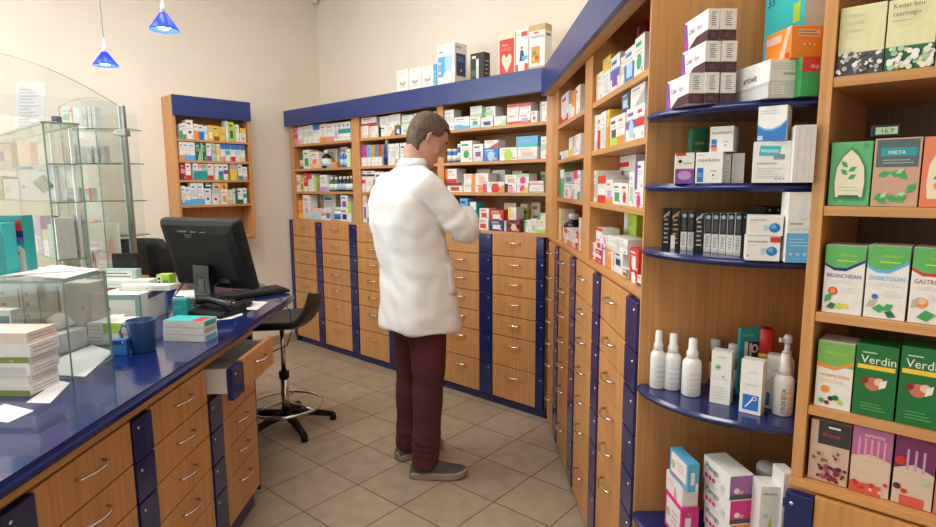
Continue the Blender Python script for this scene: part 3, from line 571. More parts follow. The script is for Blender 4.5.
# ---- tea boxes
PTe = Vector((0, TY + .012, 0)); GTe = 'herbal tea boxes on the right shelving'
def tea(u0, u1, vt, z, base, dec, lab, P=PTe, depth=.075):
    return carton_at(u0, u1, vt, z, P, XA, base, dec, depth, label=lab, group=GTe, name='tea_box', cat='tea box')
def rnd(n, x0, y0, x1, y1, r, cols, seed):
    R = random.Random(seed); return [('c', R.uniform(x0, x1), R.uniform(y0, y1), r * R.uniform(.6, 1.2), R.choice(cols)) for _ in range(n)]
cr = (.72, .68, .40)
tea(835.5, 882, 5, TZ[0], cr, [('r', 0, 0, 1, .33, 'dark_grey')] + rnd(60, .03, .03, .97, .33, .05, ['light_grey', 'white', 'grey', 'dark_grey'], 1) + [('t', .12, .83, .10, 'Owoc', 'grey'), ('t', .12, .72, .10, 'aronia', 'grey'), ('l', .12, .62, .5, .66, 1, 'grey')], 'pale yellow tea box with grey berries, first from left on the top tea shelf')
tea(883, 933, -3, TZ[0], cr, [('r', 0, 0, 1, .34, 'dark_green')] + rnd(45, .05, .04, .95, .32, .07, ['white', 'cream', 'white', 'pale_green'], 2) + [('t', .10, .87, .09, 'Kwiat bzu', 'dark_grey'), ('t', .10, .76, .09, 'czarnego', 'dark_grey'), ('l', .1, .67, .5, .71, 1, 'grey')], 'pale yellow tea box with white elder blossom on the top tea shelf')
tea(934.5, 985, -8, TZ[0], (.55, .62, .62), [('r', 0, 0, 1, .4, 'light_grey')], 'bluish tea box at the photo edge on the top tea shelf')
arch = [(.14, .10), (.86, .10), (.90, .35), (.86, .62), (.70, .80), (.5, .92), (.30, .80), (.14, .62), (.10, .35)]
def leaf(cx, cy, l, a, c):
    ca, sa = math.cos(a), math.sin(a); P = [(0, 0), (.5, .28), (1, 0), (.5, -.28)]
    return ('p', [(cx + l * (x * ca - y * sa), cy + l * (x * sa + y * ca) * .62) for x, y in P], c)
tea(827, 868.5, 142, TZ[1], (.10, .42, .16), rnd(14, .05, .05, .95, .95, .05, [(.06, .32, .10), (.18, .5, .22)], 3) + [('p', arch, (.05, .25, .10)), ('p', [(.5 + (x - .5) * .9, .5 + (y - .5) * .9) for x, y in arch], 'cream')] + [leaf(.45, .42 + .06 * i, .24, .5 + 1.9 * (i % 2), 'green') for i in range(4)] + [('l', .25, .22, .75, .32, 2, 'pale_green'), ('r', .25, .12, .75, .17, 'dark_green')], 'green tea box with a cream arched panel on the second tea shelf')
tea(869.5, 917, 138, TZ[1], (.55, .33, .22), [('r', .05, .58, .95, .98, (.08, .12, .13)), ('r', .15, .74, .90, .86, 'teal'), ('t', .30, .765, .075, 'MIETA', 'white'), ('l', .2, .62, .85, .70, 2, 'grey')] + [leaf(x, y, .3, a, 'green') for x, y, a in ((.1, .45, .3), (.35, .5, -.2), (.75, .4, 2.4), (.05, .1, .5), (.3, .15, -.3), (.5, .08, .4), (.75, .2, .9), (.35, .05, 2.6))] + [leaf(x, y, .22, a, 'pale_green') for x, y, a in ((.2, .12, .8), (.55, .18, .1), (.5, .48, .6))], 'brown tea box with mint leaves and teal title band on the second tea shelf')
tea(918, 966, 136, TZ[1], (.72, .20, .10), [('p', [(.5 + (x - .5) * .95, .5 + (y - .5) * .95) for x, y in arch], 'cream'), leaf(.25, .4, .3, .4, 'green'), ('c', .4, .3, .12, 'orange')], 'orange-red tea box with arched panel at the right end of the second tea shelf')
def herb(title, tc, wave, extra):
    return [('p', [(0, .72), (.25, .66), (.55, .66), (1, .80), (1, 1), (0, 1)], (.10, .42, .10)), ('p', [(0, .70), (.25, .63), (.55, .63), (1, .77), (1, .81), (.55, .675), (.25, .675), (0, .74)], wave),
            ('t', .38, .85, .055, 'Herbapol', 'lime', .5), ('r', .3, .77, .8, .79, 'lime'), ('t', .07, .53, .085, title, tc, .86), ('l', .1, .44, .85, .50, 2, 'light_grey'), ('l', .45, .30, .9, .40, 3, 'light_grey')] + extra
hb = (.78, .75, .70)
tea(821, 861, 246, TZ[2], hb, herb('BRONCHISAN', (.12, .08, .35), 'navy', [('c', .25, .33, .12, 'red'), ('c', .25, .33, .08, 'orange'), leaf(.05, .15, .3, .9, 'green'), leaf(.1, .08, .3, .3, 'dark_green'), leaf(.3, .1, .28, .2, 'lime'), ('c', .6, .12, .07, 'yellow')]), 'white and green tea box titled BRONCHISAN, left on the third tea shelf')
tea(862.3, 904.5, 246.5, TZ[2], hb, herb('DIABETOSAN', 'light_blue', 'light_blue', [('c', .25, .3, .08, 'blue'), leaf(.05, .15, .3, .6, 'beige'), leaf(.2, .13, .35, .1, 'green'), leaf(.45, .12, .3, .5, 'green'), leaf(.5, .1, .3, -.3, 'dark_green')]), 'white and green tea box titled DIABETOSAN, middle of the third tea shelf')
tea(906.5, 951, 249, TZ[2], hb, herb('GASTROSAN', (.45, .04, .05), 'red', [('c', .28, .28, .16, 'orange'), ('c', .3, .3, .1, 'peach'), leaf(.05, .2, .3, .9, 'beige'), leaf(.2, .08, .45, .2, 'green')]), 'white and green tea box titled GASTROSAN at the photo edge, third tea shelf')
tea(813.5, 850, 343, TZ[3], hb, [('r', 0, .64, 1, 1, (.18, .42, .08)), ('p', [(0, .62), (.5, .58), (1, .70), (1, .74), (.5, .63), (0, .68)], 'orange'), ('t', .2, .82, .07, 'Herbarium', 'lime', .6), ('t', .1, .47, .075, 'NORMOSAN', 'orange', .8), ('l', .12, .38, .85, .44, 2, 'peach'), ('c', .28, .28, .12, 'orange'), ('c', .45, .15, .08, 'black'), ('c', .58, .17, .09, 'dark_green'), ('c', .2, .1, .08, 'green'), ('c', .35, .08, .07, 'dark_red'), ('c', .7, .12, .08, 'lime')], 'white tea box with green top titled NORMOSAN, fourth tea shelf')
vd = lambda sd: [('t', .12, .74, .16, 'Verdin', 'white', .84), ('r', .05, .66, .95, .72, 'yellow'), ('c', .45, .46, .20, (.55, .16, .10)), ('c', .6, .50, .12, 'peach'), ('c', .25, .50, .1, 'dark_red'), leaf(.6, .4, .3, .9, 'white'), ('l', .2, .08, .8, .2, 3, (.10, .42, .14)), ('r', .15, .88, .5, .90, 'pale_green')]
vg = (.010, .15, .035)
tea(851, 893, 346, TZ[3], vg, vd(1), 'dark green tea box titled Verdin, left one of two on the fourth tea shelf')
tea(894.5, 940, 349, TZ[3], vg, vd(2), 'dark green tea box titled Verdin, right one at the photo edge')
bw = (.60, .42, .32)
tea(807, 846.5, 423, .783, bw, [('r', .2, .62, 1, 1, (.04, .035, .04)), ('t', .3, .76, .09, 'Aronia', 'red', .6), ('r', .45, .9, .75, .93, 'white')] + rnd(26, .25, .03, .95, .28, .06, ['dark_red', 'plum', (.4, .05, .1)], 5) + rnd(8, .1, .35, .9, .55, .05, ['dark_red', 'brown'], 6), 'beige tea box with black title and dark berries, left on the lowest tea shelf')
tea(848, 888, 430, .783, (.66, .50, .38), [('p', [(0, .55), (.5, .62), (1, .55), (1, 1), (0, 1)], (.42, .14, .30))] + [('r', .15 + .16 * i, .58, .21 + .16 * i, .85, 'pink') for i in range(5)] + [('t', .3, .88, .07, 'zurawina', 'white', .5), ('r', 0, .0, .8, .16, (.65, .10, .08))] + rnd(8, .05, .05, .95, .3, .06, ['red', 'dark_red', 'peach'], 7), 'beige and purple cranberry tea box in the middle of the lowest tea shelf')
tea(890, 931, 437, .783, (.66, .50, .38), [('p', [(0, .5), (.5, .6), (1, .5), (1, 1), (0, 1)], (.16, .03, .10))] + [('r', .3 + .2 * i, .5, .36 + .2 * i, .8, 'lilac') for i in range(3)] + [('c', .15, .62, .14, 'red'), ('r', .2, .0, .8, .14, (.65, .10, .08)), ('c', .12, .25, .1, 'plum'), ('c', .3, .2, .08, 'red'), ('c', .8, .4, .1, 'pale_green')], 'beige and plum tea box with red fruit, right on the lowest tea shelf')
tea(932, 975, 441, .783, (.6, .2, .12), [('r', 0, .5, 1, 1, 'dark_red')], 'red tea box at the photo edge on the lowest tea shelf')
q = MB(); q.box(-.024, -.008, 0, .024, .008, .024, BLACKG, .002); q.box(-.016, -.0088, .005, .020, -.0078, .019, carton('pale_green'))
V, Fc = text_geo('16.9', .013); q.add([(v.x - .008, -.0092, v.y + .0075) for v in V], Fc, carton('dark_grey'))
p = on_plane(889, 1.6, Vector((0, TY + .05, 0)), XA); zc = z_at(p, 137)
o = q.build('thermometer_display', None, (p.x, p.y, zc)); tag(o, 'small black digital thermometer with green screen on top of the mint tea box', 'thermometer')
# ================================================================= GOODS ON THE ROUNDED SHELVES
RH = Vector((CAM_R.x, CAM_R.y, 0)).normalized()
def rotv(v, deg): a = math.radians(deg); return Vector((v.x * math.cos(a) - v.y * math.sin(a), v.x * math.sin(a) + v.y * math.cos(a), 0))
GR = {1: 'goods on the top rounded shelf', 2: 'goods on the second rounded shelf', 3: 'goods on the third rounded shelf', 4: 'goods on the fourth rounded shelf', 5: 'goods on the lowest rounded shelf'}
def gbox(u0, u1, vt, z, D, base, dec, lab, depth=.1, rot=0, g=None, vb=None, cat='medicine box', name='medicine_box', h=None):
    """front-left lower corner in column u0 at camera depth D (or where row vb meets height z)"""
    P0 = on_z(u0, vb, z) if vb else on_plane(u0, z, dist_point(D), RH)
    return carton_at(u0, u1, vt, z, P0, rotv(RH, rot), base, dec, depth, label=lab, group=g, cat=cat, name=name, h=h)
bar = lambda f, x0, y0, x1, y1: (f, 'l', x0, y0, x1, y1, 7, 'dark_grey')
z1 = 1.611
def calci(u0, u1, vt, z, D, where, depth=.125, h=None):
    dec = [('r', 0, 0, 1, .34, 'plum'), ('l', .3, .45, .72, .92, 7, 'dark_grey'), ('l', .3, .1, .7, .26, 3, 'brown'),
           ('L', 'p', [(0, 0), (1, 0), (1, .34), (.55, .30), (.25, .02)], 'plum'), ('L', 'p', [(0, 0), (.22, 0), (.12, .9), (0, 1)], 'violet'), ('L', 't', .22, .5, .24, 'Calci', 'dark_grey', .35), ('L', 't', .58, .5, .24, 'fort', 'magenta', .3), ('L', 'c', .15, .2, .06, 'magenta')]
    return gbox(u0, u1, vt, z, D, 'white', dec, 'white and plum long carton with barcode end, ' + where, depth, 3, GR[1], h=h)[1]
h1 = calci(687.6, 703.2, 73, z1, 1.352, 'lower left one on the top rounded shelf')
calci(703.9, 718.5, 73, z1, 1.348, 'lower middle one on the top rounded shelf', h=h1)
calci(719.6, 735, 73, z1, 1.352, 'hidden behind the wide white box', h=h1)
zz = z1 + h1 + .001
h2 = calci(704, 720, 43, zz, 1.352, 'middle row, left one', h=.068)
calci(720.6, 736.4, 43, zz, 1.352, 'middle row, right one', h=h2)
calci(707, 718.8, 12, zz + h2 + .001, 1.352, 'top row, left one', h=.068)
calci(719.3, 736, 12, zz + h2 + .001, 1.352, 'top row, right one', h=.068)
_, ha, _ = gbox(768, 799, 59.5, z1, 1.262, 'white', [('r', 0, 0, 1, .45, 'light_grey'), ('r', .1, .1, .5, .38, 'white'), ('l', .12, .12, .48, .36, 4, 'grey'), ('r', .45, .60, .98, .66, 'grey'), ('l', .05, .72, .9, .92, 3, 'light_grey'),
    ('L', 'p', [(0, 0), (1, 0), (1, .38), (0, .30)], 'light_grey'), ('L', 'p', [(0, .26), (1, .33), (1, .42), (0, .34)], 'silver'), ('L', 't', .42, .52, .28, 'artivit', 'dark_grey', .52)], 'wide white carton titled artivit on the top rounded shelf', .165, 6, GR[1])
gbox(799.6, 818, 57, z1, 1.245, 'green', [('r', 0, .62, 1, 1, 'red'), ('t', .5, .72, .14, 'Allergo', 'white', .46)], 'green carton with red top beside the beech post, top rounded shelf', .05, 0, GR[1])
_, ho, _ = gbox(790, 823.5, 26, z1 + ha + .001, 1.262, 'orange', [('r', .18, .68, .85, .9, 'peach'), ('l', .2, .7, .8, .88, 2, 'brown'), ('c', .4, .45, .03, 'white'), ('c', .55, .45, .03, 'white'), ('c', .7, .43, .03, 'white'),
    ('L', 'r', .05, .6, .65, .85, 'peach'), ('L', 'p', [(.55, 0), (.75, 0), (1, 1), (.85, 1)], 'peach'), ('L', 'c', .9, .12, .07, 'red'), ('R', 'r', .1, .2, .9, .8, 'peach')], 'bright orange carton lying on the wide white carton', .09, 5, GR[1])
gbox(799, 824, 0, z1, 1.372, 'light_grey', [('L', 'r', 0, 0, .3, 1, 'blue'), ('L', 'r', 0, .55, 1, 1, 'turquoise'), ('L', 'r', 0, .4, .9, .55, 'light_blue'), ('L', 'r', .72, .60, .88, .74, 'lime'), ('L', 't', .06, .80, .10, '33', 'navy', .3), ('L', 'r', .1, .86, .5, .92, 'white'), ('L', 'r', .02, .12, .3, .36, 'pale_blue')],
     'tall teal and white carton behind the orange carton', .16, 4, GR[1], h=.315)
z2 = 1.432
gbox(690, 706, 128, z2, 1.50, 'dark_green', [('l', .2, .2, .8, .8, 4, 'olive')], 'dark green carton at the back of the second rounded shelf', .03, 0, GR[2])
gbox(674.3, 693.6, 153, z2, 1.40, 'white', [('r', 0, 0, 1, .45, 'violet'), ('c', .5, .26, .36, 'lilac', .7), ('r', 0, .9, .55, 1, 'red'), ('r', 0, .44, 1, .48, 'magenta'), ('c', .25, .72, .1, 'black'), ('l', .45, .6, .9, .72, 1, 'grey')], 'white carton with violet lower half, leftmost on the second rounded shelf', .07, -18, GR[2])
mx = lambda: [('t', .08, .70, .17, 'maxiluten', 'dark_grey', .82), ('r', .07, .04, .30, .50, 'blue'), ('l', .08, .2, .29, .34, 2, 'pale_blue'), ('p', [(.55, .38), (.6, .42), (.75, .42), (.8, .38)], 'grey'), ('c', .67, .26, .035, 'black'), ('c', .67, .14, .015, 'brown'), ('l', .1, .88, .3, .94, 1, 'grey')]
_, hm, _ = gbox(694.5, 722, 152.5, z2, 1.375, 'white', mx(), 'lower of two white maxiluten cartons with blue square', .08, -30, GR[2])
gbox(709, 733, 126.5, z2 + hm + .001, 1.38, 'white', mx() + [('r', .07, .04, .30, .18, 'orange'), ('r', .07, .18, .30, .25, 'violet'), ('t', .86, .70, .17, '2', 'red'), ('R', 'l', .3, .6, .6, .9, 4, 'light_grey')], 'upper maxiluten carton with blue and orange square', .075, -34, GR[2])
gbox(722.6, 730.2, 154, z2, 1.385, 'white', [('l', .2, .2, .8, .8, 5, 'light_grey')], 'narrow white carton right of the lower maxiluten carton', .05, -22, GR[2])
gbox(730.8, 743.6, 153.5, z2, 1.375, 'white', [('r', .1, .04, .9, .96, (.70, .67, .64))], 'plain white carton in front of small clear bottle, second rounded shelf', .05, -24, GR[2])
_, hc, _ = gbox(751.5, 789.2, 141.5, z2, 1.285, 'white', [('p', [(.14, .66), (.18, .90), (.74, .88), (.70, .64)], 'turquoise'), ('p', [(.2, .74), (.2, .82), (.68, .80), (.68, .72)], 'pale_blue'), ('r', .55, .56, .85, .69, (.2, .3, .36)), ('l', .1, .42, .65, .52, 1, 'grey'), ('l', .12, .12, .8, .38, 4, 'light_grey'), ('c', .64, .1, .03, 'grey'), ('c', .74, .1, .03, 'grey'), ('c', .84, .1, .03, 'grey')],
     'white carton with turquoise title patch on the second rounded shelf', .06, -25, GR[2])
gbox(756.5, 786, 106, z2 + hc + .001, 1.29, 'white', [('p', [(0, 0), (1, 0), (1, .55), (.8, .38), (.5, .28), (.25, .30), (0, .42)], 'blue'), ('p', [(0, .42), (.25, .30), (.5, .28), (.8, .38), (1, .55), (1, .60), (.8, .44), (.5, .34), (.25, .36), (0, .48)], 'light_blue'), ('l', .08, .75, .7, .9, 2, 'pale_blue'), ('r', .02, .03, .2, .16, 'pale_blue'), ('R', 'l', .2, .1, .8, .9, 4, 'light_grey')],
     'white carton with blue swoosh, stacked under the top rounded shelf', .045, -40, GR[2])
gbox(791.4, 813.5, 125, z2, 1.225, (.72, .68, .66), [('r', .18, .05, .24, .95, 'light_grey'), ('r', .5, .05, .54, .95, 'light_grey'), ('r', .75, .05, .78, .95, 'light_grey')], 'plain white upright carton beside the beech post, second rounded shelf', .05, -20, GR[2])
z3 = 1.262
sl = [('r', 0, .48, 1, 1, 'black'), ('c', .5, .90, .36, 'pale_blue'), ('r', .2, .52, .8, .82, 'dark_grey'), ('l', .22, .12, .78, .42, 8, 'dark_grey'), ('r', 0, 0, 1, .08, 'light_grey')]
bk = lambda c: [('l', .2, .1, .8, .9, 7, c), ('p', [(.1, .75), (.9, .9), (.9, .96), (.1, .82)], c)]
for i, (a, b, vb, vt) in enumerate(((661.5, 669.6, 241, 209), (670, 679, 249, 209.5))):
    gbox(a, b, vt, z3, 1.49 - (a - 679) * .0022, 'black', bk(['silver', 'gold'][i]) + ([('r', 0, 0, .5, .35, 'white')] if i else []), ['black carton with silver pattern, far left of the third rounded shelf', 'black carton with bronze pattern, second on the third rounded shelf'][i], .05, -20, GR[3])
for i, (a, b, vb) in enumerate(((679.8, 686.2, 249.5), (686.8, 693.2, 250))):
    gbox(a, b, 212, z3, 1.49 - (a - 679) * .0022, 'white', sl, 'slim black and white carton, ' + ['first', 'second'][i] + ' from left, before the patterned black carton', .04, -20, GR[3])
gbox(693.8, 702.6, 211.5, z3, 1.457, 'black', bk('light_grey'), 'black patterned carton between the slim black and white cartons', .04, -20, GR[3])
for i in range(5):
    a = 703.2 + 7.55 * i
    gbox(a, a + 6.9, 213.5, z3, 1.437 - (a - 703) * .0026, 'white', sl, f'slim black and white carton, {ORD[i]} of the five in a row', .04, -20, GR[3])
gbox(741, 744.5, 213, z3, 1.345, 'black', [('c', .5, .9, .3, 'pale_blue')], 'narrow black carton left of the two blue pill cartons', .04, -20, GR[3])
pill = lambda: [('t', .06, .74, .15, 'innovatripta', 'dark_grey', .6), ('c', .76, .40, .16, 'blue', .95), ('c', .72, .46, .08, 'light_blue'), ('p', [(.45, .25), (.6, .32), (.6, .5), (.45, .55)], 'pale_blue'), ('l', .07, .60, .35, .68, 1, 'light_grey')]
_, hp, _ = gbox(744.8, 779.6, 236.5, z3, 1.275, 'white', pill() + [('r', .70, .76, 1, .98, 'red'), ('c', .07, .2, .025, 'red')], 'lower white carton with blue capsule picture and red corner', .06, -22, GR[3])
gbox(747.5, 783, 215.8, z3 + hp + .001, 1.275, 'white', pill(), 'upper white carton with blue capsule picture', .06, -22, GR[3])
gbox(784.4, 810.6, 192.5, z3, 1.235, 'white', [('r', 0, 0, 1, .42, 'light_blue'), ('r', .1, .54, .6, .57, 'grey'), ('t', .08, .46, .06, 'hyalfemina', 'pale_blue', .85), ('l', .1, .22, .9, .36, 3, 'pale_blue'), ('c', .2, .12, .07, 'pale_blue'), ('c', .48, .12, .07, 'pale_blue'), ('c', .75, .12, .07, 'pale_blue'), ('c', .6, .7, .25, (.72, .76, .80))], 'tall white carton with bright blue lower half, third rounded shelf', .055, -14, GR[3])
gbox(760, 782, 207, z3, 1.34, 'black', [('c', .3, .93, .06, 'gold'), ('c', .7, .93, .06, 'silver')], 'black carton behind the two blue pill cartons', .08, 0, GR[3])
# fourth shelf
z4 = .877
def spray(u, hw, vb, vt, lab, tint, z=z4, txt=None, pump=False):
    P = on_z(u, vb, z); D = (P - CAM_C).dot(CAM_F); r = hw * D / FPX; back = Vector((CAM_F.x, CAM_F.y, 0)).normalized() * r; c = P + back; h = z_at(P, vt) - z
    root = empty('spray_bottle', (c.x, c.y, z + .0006), math.atan2(RH.y, RH.x)); tag(root, lab, 'bottle', GR[4])
    wm = mat('bottle_white', (.80, .80, .80), .25, amt=.02)
    q = MB(); q.lathe([(r * .9, 0), (r, h * .02), (r, h * .55), (r * .94, h * .60), (r * .66, h * .655), (r * .5, h * .67)], wm); b = q.build('body', root)
    q = MB(); dc = []
    for i in range(4):      # faint lettering wrapped on the front
        zc = h * (.12 + .09 * i); a0, a1 = -2.3 + .15 * (i % 2), -.9; n = 6
        vs = [(1.004 * r * math.cos(a0 + (a1 - a0) * k / n), 1.004 * r * math.sin(a0 + (a1 - a0) * k / n), zc + e) for e in (0, h * .02) for k in range(n + 1)]
        q.add(vs, [(k, k + 1, n + 2 + k, n + 1 + k) for k in range(n)], carton(tint))
    if txt:
        V, Fc = text_geo(txt, r * .85)
        q.add([(1.01 * r * math.sin(-.25 - v.y / r), -1.01 * r * math.cos(-.25 - v.y / r), h * .05 + v.x) for v in V], Fc, carton('dark_grey'))
    q.build('lettering', root)
    q = MB()
    if pump:
        q.lathe([(r * .55, h * .64), (r * .55, h * .74), (r * .35, h * .76), (r * .30, h * .86)], wm); q.lathe([(r * .28, h * .86), (r * .5, h * .88), (r * .5, h * .96), (r * .3, h)], wm); q.box(-r * 1.0, -r * .2, h * .89, 0, r * .2, h * .95, wm)
    else: q.lathe([(r * .62, h * .64), (r * .60, h * .77), (r * .46, h * .80), (r * .43, h * .985), (r * .36, h)], wm)
    q.build('pump_cap' if pump else 'spray_cap', root)
    return root
spray(659.3, 7.4, 389.8, 332.5, 'white spray bottle at the far left of the fourth rounded shelf', 'pale_blue')
spray(674.6, 8.7, 391.5, 336, 'white spray bottle, second from left on the fourth rounded shelf', 'pale_blue')
spray(694.2, 9.3, 398, 341, 'white spray bottle with pink print, third from left on rounded shelf', (.75, .55, .5))
spray(786.8, 9.6, 417.5, 356.5, 'white spray bottle with dark upright lettering at the right end', (.75, .45, .25), txt='mosticx')
spray(788.0, 8.0, 403, 337, 'white pump bottle behind the bottle with dark upright lettering', 'light_grey', pump=True)
gbox(709, 729.5, 352, z4, 1.3, 'white', [('c', .35, .70, .16, 'pale_green'), ('c', .35, .70, .08, 'green'), ('c', .62, .53, .045, 'dark_red'), ('l', .3, .86, .7, .92, 1, 'pale_green'), ('l', .1, .08, .9, .34, 5, 'light_grey'), ('l', .3, .46, .9, .5, 1, 'light_grey'), ('R', 'r', .2, .1, .8, .28, 'light_grey'), ('R', 'p', [(.3, .5), (.5, .45), (.6, .9), (.4, .8)], 'green')], 'tall white carton with green leaf spot on the fourth rounded shelf', .035, -36, GR[4], vb=402)
gbox(738.3, 760.5, 361, z4, 1.3, 'white', [('r', .15, .07, .88, .36, 'blue'), ('p', [(.25, .12), (.30, .11), (.62, .27), (.58, .30)], 'white'), ('c', .68, .30, .11, 'white'), ('c', .68, .30, .07, 'blue'), ('l', .2, .52, .8, .58, 1, 'light_grey'), ('l', .35, .76, .75, .8, 1, 'pale_blue'), ('R', 'r', .1, .06, .9, .12, 'light_grey')], 'tall white carton with blue spoon square on the fourth rounded shelf', .035, -40, GR[4], vb=411.5)
gbox(764, 779.5, 356, z4, 1.3, 'white', [('r', .05, .06, .3, .30, 'blue'), ('l', .3, .5, .8, .8, 2, 'light_grey')], 'white carton behind the carton with blue spoon square', .03, -34, GR[4], vb=408)
P = on_z(767.5, 398, z4); root = bottle(P + Vector((CAM_F.x, CAM_F.y, 0)) * .03, z4, .021, z_at(P, 331) - z4, 'white', 'red', 'yellow', name='red_capped_bottle')
tag(root, 'white bottle with a tall red cap behind the white cartons', 'bottle', GR[4])
q = MB(); hh = z_at(P, 331) - z4; q.lathe([(.0185, hh * .62), (.0205, hh * .64), (.0205, hh * .98), (.017, hh)], mat('gloss_red', PAL['red'], .3)); q.lathe([(.0215, hh * .56), (.0215, hh * .64)], mat('gloss_yellow', PAL['yellow'], .3)); q.build('screw_cap', root, label='red cap with yellow ring')
for i, (u, vb, vt, hw) in enumerate(((704.5, 381, 333, 5.5), (714, 384, 339, 5.5), (731.5, 392, 344, 5.5))):
    P = on_z(u, vb, z4); D = (P - CAM_C).dot(CAM_F); r = hw * D / FPX; h = z_at(P, vt) - z4
    root = empty('clear_bottle', (P.x, P.y, z4 + .0006)); tag(root, ['clear bottle with pale cap behind the pink printed spray bottle', 'clear bottle with pale cap behind the green leaf carton', 'clear bottle with pale cap right of the green leaf carton'][i], 'bottle', GR[4])
    q = MB(); q.lathe([(r, 0), (r, h * .6), (r * .6, h * .7)], mat('amber_glass', (.35, .12, .03) if i < 2 else (.4, .3, .25), .1, coat=.5)); q.build('body', root)
    q = MB(); q.lathe([(r + .0005, h * .12), (r + .0005, h * .5)], carton(['lime', 'peach', 'light_grey'][i])); q.build('paper_label', root)
    q = MB(); q.lathe([(r * .9, h * .68), (r * .95, h * .97), (r * .8, h)], mat('frosted_cap', (.62, .62, .62), .25)); q.build('cap', root)
gbox(736.5, 761, 328.5, z4, 1.47, 'teal', [('t', .1, .88, .06, 'nail kit', 'lime', .5), ('r', .2, .1, .95, .8, 'black'), ('c', .62, .70, .14, 'white', 1.3), ('c', .62, .70, .08, 'black', 1.5), ('r', .2, .4, .34, .8, 'white'), ('r', .4, .4, .5, .78, 'light_grey')], 'teal hanging pack with silver clippers at the back of the shelf', .012, 0, GR[4], cat='blister pack', name='blister_pack')
# fifth shelf
z5 = .495
def st(u0, u1, vt, z, D, base, dec, lab, rot, depth, h=None): return gbox(u0, u1, vt, z, D, base, dec, lab, depth, rot, GR[5], h=h)[1]
wp = [('L', 'r', .08, .12, .92, .90, 'white'), ('L', 'c', .2, .5, .12, 'beige'), ('L', 'l', .4, .3, .85, .7, 3, 'pink'), ('r', .2, .3, .55, .75, 'white'), ('r', .62, .05, .95, .45, 'white'), ('l', .64, .06, .93, .44, 6, 'grey')]
ZQ = z5
h = st(680, 697.5, 497, ZQ, 1.395, 'magenta', wp + [('t', .3, .8, .12, '32', 'pink')], 'magenta carton at the bottom of the left stack, lowest rounded shelf', 4, .10, .103)
ZQ += h + .001; h = st(681.5, 697.8, 0, ZQ, 1.40, 'white', [('L', 'p', [(.5, 0), (.7, 0), (.6, .6), (.5, .5)], 'pink'), ('L', 'l', .1, .5, .5, .8, 2, 'pink'), ('r', 0, 0, 1, .08, 'pink')], 'white and pink carton in the middle of the left stack', 4, .10, .055)
ZQ += h + .001; h = st(687, 698.6, 0, ZQ, 1.375, 'light_blue', [('L', 'r', .08, .18, .92, .92, 'white'), ('L', 'c', .2, .5, .12, 'beige'), ('L', 'l', .4, .4, .85, .75, 3, 'pink'), ('L', 'r', .1, .12, .8, .18, 'magenta'), ('r', .25, .25, .6, .7, 'white'), ('r', .7, .02, .95, .3, 'white')], 'bright blue carton on top of the left stack', 6, .10, .075)
pl = lambda c: [('r', .0, 0, 1, .96, c), ('r', 0, 0, 1, .20, 'dark_grey'), ('c', .3, .36, .12, 'white'), ('c', .5, .30, .10, 'pink'), ('R', 'r', 0, 0, 1, .96, c), ('R', 'r', 0, 0, 1, .2, 'dark_grey'),
    ('L', 't', .08, .52, .36, 'Plengo', 'dark_grey', .8), ('L', 'c', .14, .22, .055, 'magenta'), ('L', 'c', .28, .22, .055, 'magenta'), ('L', 'c', .42, .22, .055, 'magenta'), ('L', 'c', .75, .22, .07, 'light_grey'), ('L', 'l', .1, .36, .8, .42, 1, 'light_grey')]
D5 = 1.292
ZQ = z5; hs = .0615
for c, w in (('green', 'green carton hidden under the orange one'), ('orange', 'orange carton, second lowest of the right stack'), ('magenta', 'pink carton in the right stack, between violet and orange'), ('violet', 'violet carton on top of the right stack')):
    cc = {'violet': (.36, .14, .42)}.get(c, c)
    st(729, 752.5, 0, ZQ, D5, 'white', pl(cc), w + ', white long side, lowest rounded shelf', 8, .115, hs); ZQ += hs + .0006
P = on_plane(766, z5, dist_point(1.36), RH)
root = bottle(P, z5, .036, z_at(P, 466) - z5, 'light_grey', 'light_grey', 'light_grey', jar=True); tag(root, 'translucent grey jar with round lid at the back, lowest rounded shelf', 'jar', GR[5])
gbox(754.5, 774.5, 487, z5, 1.25, 'white', [('c', .3, .70, .15, 'pale_blue'), ('p', [(.05, .45), (.6, .30), (.65, .40), (.2, .55)], 'orange'), leaf(.5, .5, .35, 1.3, 'lime'), ('l', .1, .9, .8, .95, 1, 'grey')], 'white carton with orange and leaf picture, right of the pink carton', .05, -6, GR[5])
gbox(776, 788, 474, z5, 1.235, 'white', [('r', 0, .72, 1, .80, 'blue'), ('r', 0, 0, 1, .15, 'lime'), ('c', .3, .48, .2, 'pale_blue'), ('c', .6, .38, .15, 'olive'), ('l', .2, .82, .8, .9, 1, 'grey')], 'narrow white carton with blue band and green foot beside the beech post', .05, 0, GR[5])

# ================================================================= SALES COUNTER
CZ = .88
croot = empty('sales_counter', (0, 0, 0)); tag(croot, 'long sales counter with glossy blue top and beech front', 'counter')
def W2(s, q): p = sq(s, q); return (p.x, p.y)
ol = [(5.3, .664), (2.42, .664), (2.33, .660), (2.275, .645), (2.245, .62), (2.225, .585), (1.82, .285), (1.62, .10), (1.55, -.02), (1.53, -.12), (5.3, -.12)]
bm = bmesh.new(); vb = [bm.verts.new((*W2(*p), CZ - .035)) for p in ol]; f = bm.faces.new(vb); r = bmesh.ops.extrude_face_region(bm, geom=[f])
for e in r['geom']:
    if isinstance(e, bmesh.types.BMVert): e.co.z = CZ
bmesh.ops.recalc_face_normals(bm, faces=bm.faces[:])
bmesh.ops.bevel(bm, geom=[e for e in bm.edges if abs(e.verts[0].co.z - e.verts[1].co.z) < 1e-6], offset=.013, segments=4, affect='EDGES')
for f in bm.faces: f.smooth = True
me = bpy.data.meshes.new('worktop'); bm.to_mesh(me); bm.free(); me.materials.append(BLUET)
o = bpy.data.objects.new('worktop', me); COL.objects.link(o); o.parent = croot; o['label'] = 'glossy blue worktop'
